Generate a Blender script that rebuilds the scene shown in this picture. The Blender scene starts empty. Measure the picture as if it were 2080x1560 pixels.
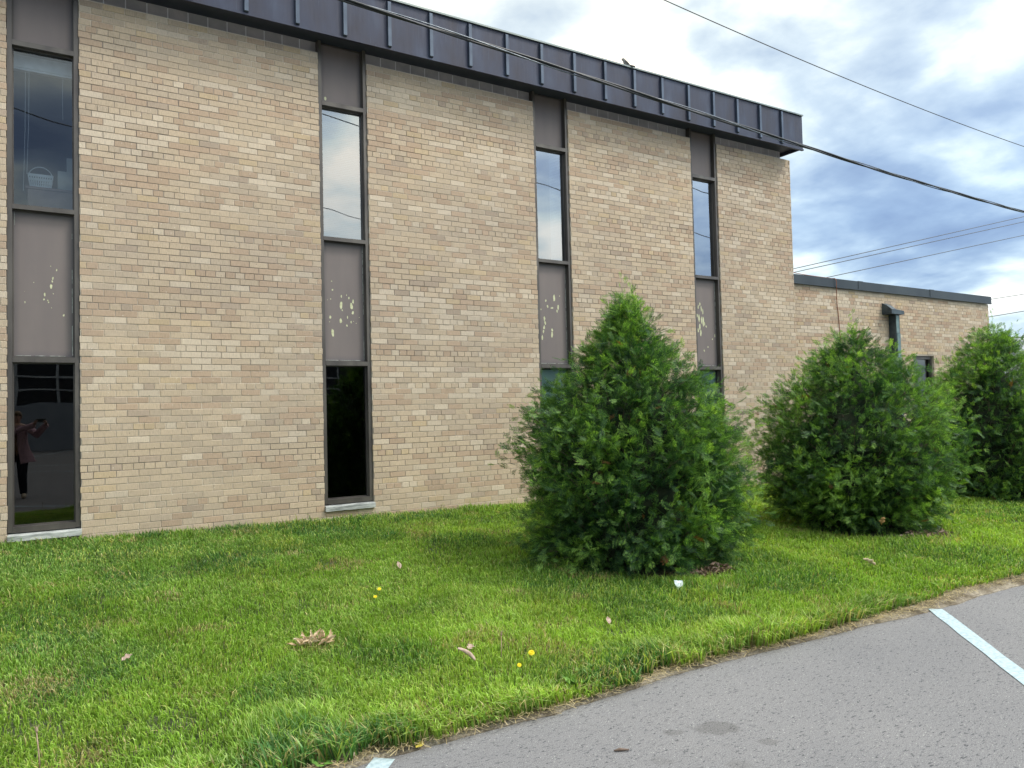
import bpy, math, random
import numpy as np
from mathutils import Vector, Matrix, noise as mn

S = bpy.context.scene
COL = S.collection
R_ = math.radians
random.seed(7)

# ------------------------------------------------------------------ camera
cam = bpy.data.cameras.new('camera'); cam_o = bpy.data.objects.new('camera', cam); COL.objects.link(cam_o)
cam.sensor_width = 36.0; cam.lens = 36.0 * 1516.17 / 2080.0
cam.clip_start = 0.05; cam.clip_end = 3000
rt = Vector((0.8476068, -0.5300862, -0.02390251)); up = Vector((0.00272233, -0.04070121, 0.99916765)); fw = Vector((0.53061784, 0.84696637, 0.03305555))
m = Matrix((( rt.x, up.x, -fw.x, 0.0), (rt.y, up.y, -fw.y, -8.52), (rt.z, up.z, -fw.z, 1.5), (0, 0, 0, 1)))
cam_o.matrix_world = m
S.camera = cam_o
S.render.resolution_x = 1024; S.render.resolution_y = 768
S.view_settings.view_transform = 'Standard'; S.view_settings.look = 'None'; S.view_settings.gamma = 1
S.view_settings.exposure = 0.36

# ------------------------------------------------------------------ light
SUN_EL, SUN_AZ = R_(52), R_(130)          # azimuth clockwise from +Y
sd = Vector((math.sin(SUN_AZ) * math.cos(SUN_EL), math.cos(SUN_AZ) * math.cos(SUN_EL), math.sin(SUN_EL)))
sun = bpy.data.lights.new('sun', 'SUN'); sun.energy = 1.5; sun.angle = R_(12); sun.color = (1.0, 0.93, 0.82)
sun_o = bpy.data.objects.new('sun', sun); COL.objects.link(sun_o)
sun_o.rotation_euler = sd.to_track_quat('Z', 'Y').to_euler(); sun_o.location = (20, -20, 30)

W = bpy.data.worlds.new('World'); S.world = W; W.use_nodes = True
nt = W.node_tree; nt.nodes.clear()
def N(nt, t, **k):
    n = nt.nodes.new(t)
    for a, v in k.items():
        if a == 'inp':
            for i, x in v.items(): n.inputs[i].default_value = x
        else: setattr(n, a, v)
    return n
def Lk(nt, a, b): nt.links.new(a, b)
def ramp(nt, fac, stops, interp='LINEAR'):
    r = N(nt, 'ShaderNodeValToRGB'); r.color_ramp.interpolation = interp
    e = r.color_ramp.elements
    while len(e) < len(stops): e.new(0.5)
    for i, (p, c) in enumerate(stops):
        e[i].position = p; e[i].color = (c[0], c[1], c[2], 1) if not isinstance(c, (int, float)) else (c, c, c, 1)
    if fac is not None: Lk(nt, fac, r.inputs[0])
    return r
def math_(nt, op, a, b=None, clamp=False):
    n = N(nt, 'ShaderNodeMath', operation=op, use_clamp=clamp)
    for i, v in enumerate((a, b)):
        if v is None: continue
        if isinstance(v, (int, float)): n.inputs[i].default_value = v
        else: Lk(nt, v, n.inputs[i])
    return n.outputs[0]
def mixc(nt, fac, a, b, mode='MIX'):
    n = N(nt, 'ShaderNodeMix', data_type='RGBA', blend_type=mode)
    for s, v in ((n.inputs[0], fac), (n.inputs[6], a), (n.inputs[7], b)):
        if isinstance(v, (int, float)): s.default_value = v
        elif isinstance(v, tuple): s.default_value = (v[0], v[1], v[2], 1)
        else: Lk(nt, v, s)
    return n.outputs[2]

sky = N(nt, 'ShaderNodeTexSky', sky_type='NISHITA', sun_disc=False, sun_elevation=SUN_EL, sun_rotation=SUN_AZ)
skyc = N(nt, 'ShaderNodeVectorMath', operation='SCALE'); skyc.inputs[3].default_value = 0.12
Lk(nt, sky.outputs[0], skyc.inputs[0])
tc = N(nt, 'ShaderNodeTexCoord')
sp = N(nt, 'ShaderNodeSeparateXYZ'); Lk(nt, tc.outputs['Generated'], sp.inputs[0])
zz = math_(nt, 'ADD', math_(nt, 'MAXIMUM', sp.outputs[2], 0.0), 0.22)
px_ = math_(nt, 'DIVIDE', sp.outputs[0], zz); py_ = math_(nt, 'DIVIDE', sp.outputs[1], zz)
cb = N(nt, 'ShaderNodeCombineXYZ'); Lk(nt, px_, cb.inputs[0]); Lk(nt, py_, cb.inputs[1]); cb.inputs[2].default_value = 3.7
n1 = N(nt, 'ShaderNodeTexNoise', inp={'Scale': 1.15, 'Detail': 9.0, 'Roughness': 0.56, 'Distortion': 0.35}); Lk(nt, cb.outputs[0], n1.inputs['Vector'])
n2 = N(nt, 'ShaderNodeTexNoise', inp={'Scale': 3.0, 'Detail': 7.0, 'Roughness': 0.50, 'Distortion': 0.15}); Lk(nt, cb.outputs[0], n2.inputs['Vector'])
def lobe(d, p):            # smooth patch of sky around a direction
    dp = N(nt, 'ShaderNodeVectorMath', operation='DOT_PRODUCT'); Lk(nt, tc.outputs['Generated'], dp.inputs[0]); dp.inputs[1].default_value = Vector(d).normalized()
    return math_(nt, 'POWER', math_(nt, 'MAXIMUM', dp.outputs['Value'], 0.0), p)
SKY_LOBES = [((0.69, 0.62, 0.42), 14, 0.17), ((0.90, 0.42, 0.16), 70, -0.08), ((0.84, 0.50, 0.22), 260, -0.10), ((0.82, 0.44, 0.33), 500, -0.10),
             ((0.93, 0.33, 0.27), 500, -0.14), ((0.885, 0.39, 0.26), 900, 0.20), ((0.955, 0.295, 0.11), 300, 0.12), ((0.70, 0.57, 0.42), 500, -0.13), ((0.86, 0.33, 0.40), 300, 0.05),
             ((0.46, -0.82, 0.36), 10, 0.06), ((-0.1, -0.93, 0.36), 20, -0.25), ((0.36, -0.90, 0.27), 120, 0.16)]
acc = math_(nt, 'ADD', math_(nt, 'MULTIPLY', n1.outputs[0], 1.0), math_(nt, 'ADD', math_(nt, 'MULTIPLY', n2.outputs[0], 1.25), -.12))
for d, p, w in SKY_LOBES: acc = math_(nt, 'ADD', acc, math_(nt, 'MULTIPLY', lobe(d, p), w))
cr = ramp(nt, math_(nt, 'SUBTRACT', acc, 0.52), [(0.16, (0.17, 0.26, 0.45)), (0.34, (0.27, 0.39, 0.58)), (0.48, (0.42, 0.56, 0.72)), (0.62, (0.66, 0.80, 0.86)), (0.80, (1.0, 1.03, 1.0))])
cover = math_(nt, 'MULTIPLY', math_(nt, 'ADD', n1.outputs[0], 0.45, True), 1.0, True)
skymix = mixc(nt, cover, skyc.outputs[0], cr.outputs[0])
# thinner, brighter veil of cloud towards the hidden sun, behind the viewpoint and overhead
ov = math_(nt, 'ADD', math_(nt, 'MULTIPLY', lobe(sd, 6), 4.2), 1.0)
ov = math_(nt, 'ADD', ov, math_(nt, 'MULTIPLY', math_(nt, 'POWER', math_(nt, 'MAXIMUM', sp.outputs[2], 0.0), 2.0), 1.4))
warmf = math_(nt, 'MULTIPLY', math_(nt, 'SUBTRACT', sp.outputs[2], 0.22, True), 3.5, True)
skymix = mixc(nt, warmf, skymix, mixc(nt, 1.0, skymix, (1.20, 1.0, 0.80), 'MULTIPLY'))
sc = N(nt, 'ShaderNodeVectorMath', operation='SCALE'); Lk(nt, skymix, sc.inputs[0]); Lk(nt, ov, sc.inputs[3])
bg = N(nt, 'ShaderNodeBackground'); bg.inputs[1].default_value = 1.0; Lk(nt, sc.outputs[0], bg.inputs[0])
wo = N(nt, 'ShaderNodeOutputWorld'); Lk(nt, bg.outputs[0], wo.inputs[0])

# ------------------------------------------------------------------ helpers
def tag(o, label=None, cat=None, group=None, kind=None):
    if label: o['label'] = label
    if cat: o['category'] = cat
    if group: o['group'] = group
    if kind: o['kind'] = kind
    return o
def empty(name, loc=(0, 0, 0), parent=None):
    o = bpy.data.objects.new(name, None); COL.objects.link(o); o.location = loc; o.empty_display_size = 0.2
    if parent: o.parent = parent
    return o
def warp(v):               # the roof line of the old building climbs a little to the right
    k = min(1.0, max(0.0, (v[2] - 3.0) / 2.8)) ** 2
    return (v[0], v[1], v[2] + 0.0075 * (v[0] - 6.0) * k)
class MB:
    def __init__(s): s.v = []; s.f = []; s.mi = []; s.col = []
    def add(s, vs, fs, mi=0, col=None):
        b = len(s.v); s.v += [tuple(x) for x in vs]; s.f += [tuple(b + i for i in f) for f in fs]; s.mi += [mi] * len(fs)
        s.col += [col or (1, 1, 1)] * len(vs); return s
    def box(s, x0, x1, y0, y1, z0, z1, mi=0, col=None):
        vs = [(x0, y0, z0), (x1, y0, z0), (x1, y1, z0), (x0, y1, z0), (x0, y0, z1), (x1, y0, z1), (x1, y1, z1), (x0, y1, z1)]
        return s.add(vs, [(0, 3, 2, 1), (4, 5, 6, 7), (0, 1, 5, 4), (1, 2, 6, 5), (2, 3, 7, 6), (3, 0, 4, 7)], mi, col)
    def brick(s, x0, x1, y, z0, z1, d, ch, col):      # face towards -y, with chamfered arrises
        vs = [(x0, y + d, z0), (x1, y + d, z0), (x1, y + d, z1), (x0, y + d, z1),
              (x0, y + ch, z0), (x1, y + ch, z0), (x1, y + ch, z1), (x0, y + ch, z1),
              (x0 + ch, y, z0 + ch), (x1 - ch, y, z0 + ch), (x1 - ch, y, z1 - ch), (x0 + ch, y, z1 - ch)]
        fs = []
        for a, b in ((0, 4), (4, 8)):
            for i in range(4):
                j = (i + 1) % 4; fs.append((a + i, a + j, b + j, b + i))
        fs.append((8, 9, 10, 11))
        return s.add(vs, fs, 0, col)
    def tube(s, pts, r, seg=6, mi=0, col=None, cap=True):
        pts = [Vector(p) for p in pts]; n = len(pts); rr = r if isinstance(r, (list, tuple)) else [r] * n
        vs = []; fs = []; prev = None
        for i, p in enumerate(pts):
            t = (pts[min(i + 1, n - 1)] - pts[max(i - 1, 0)]).normalized()
            a = prev if prev is not None else (Vector((0, 0, 1)) if abs(t.z) < .9 else Vector((1, 0, 0)))
            u = (a - t * a.dot(t)).normalized(); prev = u; w = t.cross(u)
            for k in range(seg):
                an = 2 * math.pi * k / seg; vs.append(tuple(p + (u * math.cos(an) + w * math.sin(an)) * rr[i]))
        for i in range(n - 1):
            for k in range(seg):
                k2 = (k + 1) % seg; fs.append((i * seg + k, i * seg + k2, (i + 1) * seg + k2, (i + 1) * seg + k))
        if cap: fs += [tuple(reversed(range(seg))), tuple((n - 1) * seg + k for k in range(seg))]
        return s.add(vs, fs, mi, col)
    def build(s, name, mat, parent=None, smooth=False, w=False, colors=False, origin=None):
        me = bpy.data.meshes.new(name)
        vs = [warp(v) for v in s.v] if w else s.v
        o0 = Vector(origin) if origin else None
        if o0: vs = [tuple(Vector(v) - o0) for v in vs]
        me.from_pydata(vs, [], s.f); me.update()
        for mt in (mat if isinstance(mat, (list, tuple)) else [mat]): me.materials.append(mt)
        me.polygons.foreach_set('material_index', s.mi)
        if smooth: me.polygons.foreach_set('use_smooth', [True] * len(s.f))
        if colors:
            a = me.color_attributes.new('tint', 'FLOAT_COLOR', 'POINT')
            a.data.foreach_set('color', np.concatenate([np.array(s.col, dtype=np.float32), np.ones((len(s.col), 1), np.float32)], 1).ravel())
        o = bpy.data.objects.new(name, me); COL.objects.link(o)
        if o0: o.location = o0
        if parent: o.parent = parent; 
        if parent and not origin: o.location = -Vector(parent.location) if parent.parent is None else (0, 0, 0)
        return o
def np_mesh(name, V, quads, tris, mats, mat_q=None, tint=None, parent=None, smooth=False):
    me = bpy.data.meshes.new(name)
    nq, ntr = len(quads), len(tris)
    me.vertices.add(len(V)); me.vertices.foreach_set('co', V.astype(np.float32).ravel())
    me.loops.add(nq * 4 + ntr * 3); me.polygons.add(nq + ntr)
    li = np.concatenate([quads.ravel(), tris.ravel()]).astype(np.int32) if ntr else quads.ravel().astype(np.int32)
    me.loops.foreach_set('vertex_index', li)
    st = np.concatenate([np.arange(nq) * 4, nq * 4 + np.arange(ntr) * 3]).astype(np.int32)
    me.polygons.foreach_set('loop_start', st)
    me.polygons.foreach_set('use_smooth', np.full(nq + ntr, smooth))
    for mt in mats: me.materials.append(mt)
    if mat_q is not None: me.polygons.foreach_set('material_index', mat_q.astype(np.int32))
    me.update(calc_edges=True)
    if tint is not None:
        a = me.color_attributes.new('tint', 'FLOAT_COLOR', 'POINT')
        a.data.foreach_set('color', np.concatenate([tint, np.ones((len(tint), 1))], 1).astype(np.float32).ravel())
    o = bpy.data.objects.new(name, me); COL.objects.link(o)
    if parent: o.parent = parent
    return o

def mat(name, col=(.5, .5, .5), rough=.6, metal=0.0, spec=.5):
    m = bpy.data.materials.new(name); m.use_nodes = True
    b = m.node_tree.nodes['Principled BSDF']
    b.inputs['Base Color'].default_value = (*col, 1); b.inputs['Roughness'].default_value = rough
    b.inputs['Metallic'].default_value = metal; b.inputs['Specular IOR Level'].default_value = spec
    return m, m.node_tree, b
def noise_mat(name, c1, c2, scale=8, rough=.6, metal=0, bump=0.0, bscale=60, spec=.5, stretch=(1, 1, 1), detail=5, p=(.35, .65)):
    m, t, b = mat(name, c1, rough, metal, spec)
    g = N(t, 'ShaderNodeNewGeometry'); mp = N(t, 'ShaderNodeMapping'); mp.inputs['Scale'].default_value = stretch; Lk(t, g.outputs['Position'], mp.inputs[0])
    n = N(t, 'ShaderNodeTexNoise', inp={'Scale': scale, 'Detail': detail}); Lk(t, mp.outputs[0], n.inputs['Vector'])
    r = ramp(t, n.outputs[0], [(p[0], c1), (p[1], c2)]); Lk(t, r.outputs[0], b.inputs['Base Color'])
    if bump:
        n2 = N(t, 'ShaderNodeTexNoise', inp={'Scale': bscale, 'Detail': 3}); Lk(t, mp.outputs[0], n2.inputs['Vector'])
        bp = N(t, 'ShaderNodeBump', inp={'Strength': bump, 'Distance': .004}); Lk(t, n2.outputs[0], bp.inputs['Height']); Lk(t, bp.outputs[0], b.inputs['Normal'])
    return m

# ---- materials
def brick_mat():
    m, t, b = mat('buff_brick', (.4, .3, .2), .88, 0, .25)
    a = N(t, 'ShaderNodeAttribute', attribute_name='tint')
    g = N(t, 'ShaderNodeNewGeometry')
    mp = N(t, 'ShaderNodeMapping'); mp.inputs['Scale'].default_value = (150, 150, 22); Lk(t, g.outputs['Position'], mp.inputs[0])
    n = N(t, 'ShaderNodeTexNoise', inp={'Scale': 1.0, 'Detail': 4, 'Roughness': .65}); Lk(t, mp.outputs[0], n.inputs['Vector'])
    r = ramp(t, n.outputs[0], [(.25, .72), (.5, 1.0), (.75, 1.14)])
    c = mixc(t, 1.0, a.outputs[0], r.outputs[0], 'MULTIPLY')
    v = N(t, 'ShaderNodeTexVoronoi', feature='F1', inp={'Scale': 22.0}); Lk(t, g.outputs['Position'], v.inputs['Vector'])
    pit = math_(t, 'LESS_THAN', v.outputs['Distance'], .10)
    sel = N(t, 'ShaderNodeSeparateColor'); Lk(t, v.outputs['Color'], sel.inputs[0])
    pale = math_(t, 'MULTIPLY', pit, math_(t, 'GREATER_THAN', sel.outputs[0], .72))
    dark = math_(t, 'MULTIPLY', pit, math_(t, 'LESS_THAN', sel.outputs[0], .12))
    c = mixc(t, math_(t, 'MULTIPLY', pale, .75), c, (.75, .70, .60)); c = mixc(t, math_(t, 'MULTIPLY', dark, .8), c, (.08, .06, .05))
    # broad weathering
    nb = N(t, 'ShaderNodeTexNoise', inp={'Scale': .55, 'Detail': 5}); Lk(t, g.outputs['Position'], nb.inputs['Vector'])
    rb = ramp(t, nb.outputs[0], [(.3, (.90, .90, .92)), (.7, (1.06, 1.04, 1.0))]); c = mixc(t, 1.0, c, rb.outputs[0], 'MULTIPLY')
    Lk(t, c, b.inputs['Base Color'])
    bp = N(t, 'ShaderNodeBump', inp={'Strength': .55, 'Distance': .003}); Lk(t, n.outputs[0], bp.inputs['Height']); Lk(t, bp.outputs[0], b.inputs['Normal'])
    return m
M = {}
M['brick'] = brick_mat()
M['mortar'] = noise_mat('mortar', (.30, .255, .22), (.66, .58, .47), 1.0, .95, bump=.5, bscale=150, spec=.1, stretch=(.45, 1, 1.5), detail=3, p=(.40, .56))
M['band'] = noise_mat('painted_block', (.34, .33, .33), (.46, .43, .42), 6, .8, bump=.3)
M['bandjoint'] = noise_mat('band_joint', (.72, .72, .72), (.8, .8, .8), 6, .9)
def metal_fascia():
    m, t, b = mat('patinated_metal', (.05, .055, .08), .5, .3)
    g = N(t, 'ShaderNodeNewGeometry'); mp = N(t, 'ShaderNodeMapping'); mp.inputs['Scale'].default_value = (2.2, 2.2, .9); Lk(t, g.outputs['Position'], mp.inputs[0])
    n = N(t, 'ShaderNodeTexNoise', inp={'Scale': 1.6, 'Detail': 6}); Lk(t, mp.outputs[0], n.inputs['Vector'])
    r = ramp(t, n.outputs[0], [(.3, (.024, .023, .038)), (.55, (.028, .034, .062)), (.8, (.048, .064, .105))])
    mp2 = N(t, 'ShaderNodeMapping'); mp2.inputs['Scale'].default_value = (40, 40, 2.0); Lk(t, g.outputs['Position'], mp2.inputs[0])
    s2 = N(t, 'ShaderNodeTexNoise', inp={'Scale': 1, 'Detail': 3}); Lk(t, mp2.outputs[0], s2.inputs['Vector'])
    c = mixc(t, math_(t, 'MULTIPLY', ramp(t, s2.outputs[0], [(.62, 0.0), (.8, 1.0)]).outputs[0], .22), r.outputs[0], (.20, .24, .30))
    Lk(t, c, b.inputs['Base Color'])
    Lk(t, ramp(t, s2.outputs[0], [(.3, .45), (.7, .6)]).outputs[0], b.inputs['Roughness'])
    bp = N(t, 'ShaderNodeBump', inp={'Strength': .12, 'Distance': .02}); Lk(t, n.outputs[0], bp.inputs['Height']); Lk(t, bp.outputs[0], b.inputs['Normal'])
    return m
M['fascia'] = metal_fascia()
M['rib'] = noise_mat('rib_metal', (.05, .065, .095), (.085, .11, .15), 3, .4, .5)
M['coping'] = noise_mat('coping_metal', (.16, .19, .19), (.24, .27, .26), 3, .4, .4)
M['soffit'] = noise_mat('soffit_paint', (.035, .042, .065), (.055, .06, .085), 3, .6)
M['wingcoping'] = noise_mat('wing_coping', (.018, .026, .034), (.040, .050, .056), 1.2, .45, .3, stretch=(1, 1, .3))
M['frame'] = noise_mat('bronze_frame', (.075, .065, .06), (.13, .115, .10), 5, .45, .35, stretch=(1, 1, .3))
M['roof'] = noise_mat('roof_gravel', (.2, .2, .19), (.3, .29, .27), 20, .9)
def panel_mat():
    m, t, b = mat('panel_paint', (.2, .17, .165), .62, 0, .4)
    g = N(t, 'ShaderNodeNewGeometry')
    mp = N(t, 'ShaderNodeMapping'); mp.inputs['Scale'].default_value = (5, 5, .8); Lk(t, g.outputs['Position'], mp.inputs[0])
    n = N(t, 'ShaderNodeTexNoise', inp={'Scale': 1.0, 'Detail': 6}); Lk(t, mp.outputs[0], n.inputs['Vector'])
    c = ramp(t, n.outputs[0], [(.3, (.175, .145, .138)), (.7, (.205, .170, .158))]).outputs[0]
    # grime gathered along the edges of the sheet and streaks above its lower edge
    tcn = N(t, 'ShaderNodeTexCoord'); s = N(t, 'ShaderNodeSeparateXYZ'); Lk(t, tcn.outputs['Generated'], s.inputs[0])
    def edge(o, w): 
        d = math_(t, 'MINIMUM', o, math_(t, 'SUBTRACT', 1.0, o)); return math_(t, 'DIVIDE', d, w, True)
    e = math_(t, 'MULTIPLY', edge(s.outputs[0], .12), edge(s.outputs[2], .05))
    n3 = N(t, 'ShaderNodeTexNoise', inp={'Scale': 9.0, 'Detail': 4}); Lk(t, g.outputs['Position'], n3.inputs['Vector'])
    e = math_(t, 'ADD', e, math_(t, 'MULTIPLY', math_(t, 'SUBTRACT', n3.outputs[0], .5), .5), True)
    c = mixc(t, math_(t, 'MULTIPLY', math_(t, 'SUBTRACT', 1.0, e, True), .45), c, (.075, .078, .09))
    Lk(t, c, b.inputs['Base Color'])
    return m
M['panel'] = panel_mat()
M['chip'] = noise_mat('exposed_primer', (.50, .50, .30), (.66, .65, .42), 40, .8)
M['caulk'] = noise_mat('old_caulk', (.25, .27, .24), (.55, .56, .50), 30, .8)
M['sill'] = noise_mat('weathered_sill', (.22, .23, .22), (.52, .53, .50), 14, .85, bump=.6, bscale=50, stretch=(.5, 1, 3))
def glass_mat(name, tint, refl):
    m = bpy.data.materials.new(name); m.use_nodes = True; t = m.node_tree; t.nodes.clear()
    fr = N(t, 'ShaderNodeFresnel', inp={'IOR': 1.5})
    g = N(t, 'ShaderNodeNewGeometry')
    nz = N(t, 'ShaderNodeTexNoise', inp={'Scale': 1.6, 'Detail': 1}); Lk(t, g.outputs['Position'], nz.inputs['Vector'])
    bp = N(t, 'ShaderNodeBump', inp={'Strength': .05, 'Distance': .03}); Lk(t, nz.outputs[0], bp.inputs['Height'])
    gl = N(t, 'ShaderNodeBsdfGlossy', inp={'Roughness': 0.0, 'Color': (1, 1, 1, 1)}); Lk(t, bp.outputs[0], gl.inputs['Normal'])
    tr = N(t, 'ShaderNodeBsdfTransparent', inp={'Color': (*tint, 1)})
    mx = N(t, 'ShaderNodeMixShader'); Lk(t, math_(t, 'MULTIPLY', fr.outputs[0], refl, True), mx.inputs[0]); Lk(t, tr.outputs[0], mx.inputs[1]); Lk(t, gl.outputs[0], mx.inputs[2])
    o = N(t, 'ShaderNodeOutputMaterial'); Lk(t, mx.outputs[0], o.inputs[0]); return m
M['glass'] = glass_mat('window_glass', (.62, .70, .74), 6.5); M['glass_l'] = glass_mat('clear_window_glass', (.72, .80, .84), 2.3)
M['glass_low'] = glass_mat('dark_window_glass', (.30, .33, .34), 1.5)
M['room'] = noise_mat('room_wall', (.22, .24, .25), (.28, .30, .31), 2, .9)
M['roomfloor'] = noise_mat('room_floor', (.10, .09, .08), (.14, .13, .12), 4, .8)

# ------------------------------------------------------------------ terrain
def wall_z(X): return np.maximum(0.03, 0.305 - 0.0235 * np.asarray(X, float))
def vnoise(x, y, seed=0):
    x = np.asarray(x, float); y = np.asarray(y, float)
    xi = np.floor(x).astype(np.int64); yi = np.floor(y).astype(np.int64); fx = x - xi; fy = y - yi
    fx = fx * fx * (3 - 2 * fx); fy = fy * fy * (3 - 2 * fy)
    def h(a, b):
        n = (a * 374761393 + b * 668265263 + seed * 1442695041) & 0x7fffffff
        n = ((n ^ (n >> 13)) * 1274126177) & 0x7fffffff
        return ((n ^ (n >> 16)) & 0xffff) / 65535.0
    return (h(xi, yi) * (1 - fx) + h(xi + 1, yi) * fx) * (1 - fy) + (h(xi, yi + 1) * (1 - fx) + h(xi + 1, yi + 1) * fx) * fy
def fbm(x, y, seed=0, o=4):
    s = 0; a = .5; tot = 0
    for i in range(o): s = s + a * vnoise(x * 2 ** i, y * 2 ** i, seed + i * 17); tot += a; a *= .5
    return s / tot
EDGE = -5.42
def edge_y(X): X = np.asarray(X, float); return EDGE + .022 * (fbm(X * 9, X * 0 + 1, 15) - .5) + 0.05 * (fbm(X * 1.3, X * 0 + 3, 5) - .5) * 2 - np.clip((X - 3.6) * .07, 0, .14)
def lawn_z(X, Y):
    X = np.asarray(X, float); Y = np.asarray(Y, float)
    t = np.clip((Y - EDGE) / (-EDGE), 0, 1)
    return .022 + (wall_z(X) - .02) * t + (fbm(X * 1.7, Y * 1.7, 3) - .5) * .05 * np.clip(t * 6, 0, 1)

def asphalt_mat():
    m, t, b = mat('asphalt', (.14, .14, .14), .85, 0, .3)
    g = N(t, 'ShaderNodeNewGeometry'); P = g.outputs['Position']
    n = N(t, 'ShaderNodeTexNoise', inp={'Scale': 190.0, 'Detail': 3, 'Roughness': .7}); Lk(t, P, n.inputs['Vector'])
    mpd = N(t, 'ShaderNodeMapping'); mpd.inputs['Scale'].default_value = (34, 95, 1); mpd.inputs['Rotation'].default_value = (0, 0, .5); Lk(t, P, mpd.inputs[0])
    n2 = N(t, 'ShaderNodeTexNoise', inp={'Scale': 1.0, 'Detail': 4, 'Roughness': .7, 'Distortion': .8}); Lk(t, mpd.outputs[0], n2.inputs['Vector'])
    nb = N(t, 'ShaderNodeTexNoise', inp={'Scale': 1.1, 'Detail': 6}); Lk(t, P, nb.inputs['Vector'])
    v = N(t, 'ShaderNodeTexVoronoi', inp={'Scale': 110.0}); Lk(t, P, v.inputs['Vector'])
    c = ramp(t, n.outputs[0], [(.25, (.085, .082, .084)), (.5, (.190, .184, .185)), (.75, (.38, .365, .36))]).outputs[0]
    c = mixc(t, ramp(t, n2.outputs[0], [(.385, 1.0), (.43, 0.0)]).outputs[0], c, (.07, .07, .074))
    s = N(t, 'ShaderNodeSeparateColor'); Lk(t, v.outputs['Color'], s.inputs[0])
    c = mixc(t, math_(t, 'MULTIPLY', math_(t, 'GREATER_THAN', s.outputs[0], .965), math_(t, 'LESS_THAN', v.outputs['Distance'], .35)), c, (.36, .35, .33))
    c = mixc(t, 1.0, c, ramp(t, nb.outputs[0], [(.3, (.92, .92, .93)), (.7, (1.08, 1.07, 1.06))]).outputs[0], 'MULTIPLY')
    # oil stains where they lie on the lot
    sx = N(t, 'ShaderNodeSeparateXYZ'); Lk(t, P, sx.inputs[0])
    wob = math_(t, 'MULTIPLY', math_(t, 'SUBTRACT', nb.outputs[0], .5), .6)
    nw = N(t, 'ShaderNodeTexNoise', inp={'Scale': 14.0, 'Detail': 3}); Lk(t, P, nw.inputs['Vector'])
    for (X, Y, r, k) in ((2.63, -6.03, .105, .34), (2.44, -5.95, .045, .30), (2.71, -6.26, .045, .28), (2.44, -6.33, .05, .2), (2.20, -6.12, .05, .15)):
        dx = math_(t, 'SUBTRACT', sx.outputs[0], X); dy = math_(t, 'SUBTRACT', sx.outputs[1], Y)
        uu = math_(t, 'MULTIPLY', math_(t, 'SUBTRACT', math_(t, 'MULTIPLY', dx, .85), math_(t, 'MULTIPLY', dy, .53)), .82); vv = math_(t, 'MULTIPLY', math_(t, 'ADD', math_(t, 'MULTIPLY', dx, .53), math_(t, 'MULTIPLY', dy, .85)), 1.35)
        d = math_(t, 'SQRT', math_(t, 'ADD', math_(t, 'MULTIPLY', uu, uu), math_(t, 'MULTIPLY', vv, vv)))
        d = math_(t, 'ADD', math_(t, 'DIVIDE', d, r), math_(t, 'MULTIPLY', math_(t, 'SUBTRACT', nw.outputs[0], .5), 1.3))
        f = ramp(t, d, [(.80, 1.0), (1.0, 0.0)]).outputs[0]
        c = mixc(t, math_(t, 'MULTIPLY', f, k), c, (.055, .05, .042))
    Lk(t, c, b.inputs['Base Color'])
    bp = N(t, 'ShaderNodeBump', inp={'Strength': .3, 'Distance': .003}); Lk(t, n2.outputs[0], bp.inputs['Height']); Lk(t, bp.outputs[0], b.inputs['Normal'])
    return m
M['asphalt'] = asphalt_mat()
M['paint'] = noise_mat('line_paint', (.32, .41, .44), (.47, .56, .59), 45, .7, bump=.4, bscale=160)
_t = M['paint'].node_tree; _b = _t.nodes['Principled BSDF']; _src = _b.inputs['Base Color'].links[0].from_socket
_g = N(_t, 'ShaderNodeNewGeometry'); _n = N(_t, 'ShaderNodeTexNoise', inp={'Scale': 85.0, 'Detail': 5, 'Roughness': .8}); Lk(_t, _g.outputs['Position'], _n.inputs['Vector'])
Lk(_t, mixc(_t, ramp(_t, _n.outputs[0], [(.33, .85), (.41, 0.0)]).outputs[0], _src, (.16, .16, .165)), _b.inputs['Base Color'])
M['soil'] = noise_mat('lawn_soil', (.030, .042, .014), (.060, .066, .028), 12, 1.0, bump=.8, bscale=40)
def verge_mat():
    m, t, b = mat('sandy_verge', (.3, .25, .18), 1.0, 0, .1)
    g = N(t, 'ShaderNodeNewGeometry')
    n = N(t, 'ShaderNodeTexNoise', inp={'Scale': 55.0, 'Detail': 6, 'Roughness': .75}); Lk(t, g.outputs['Position'], n.inputs['Vector'])
    n2 = N(t, 'ShaderNodeTexNoise', inp={'Scale': 7.0, 'Detail': 3}); Lk(t, g.outputs['Position'], n2.inputs['Vector'])
    c = ramp(t, n.outputs[0], [(.28, (.12, .095, .07)), (.5, (.36, .31, .24)), (.72, (.62, .56, .46))]).outputs[0]
    c = mixc(t, ramp(t, n2.outputs[0], [(.4, 0.0), (.65, .7)]).outputs[0], c, (.10, .075, .05)); Lk(t, c, b.inputs['Base Color'])
    bp = N(t, 'ShaderNodeBump', inp={'Strength': .9, 'Distance': .012}); Lk(t, n.outputs[0], bp.inputs['Height']); Lk(t, bp.outputs[0], b.inputs['Normal'])
    return m
M['verge'] = verge_mat()

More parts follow.
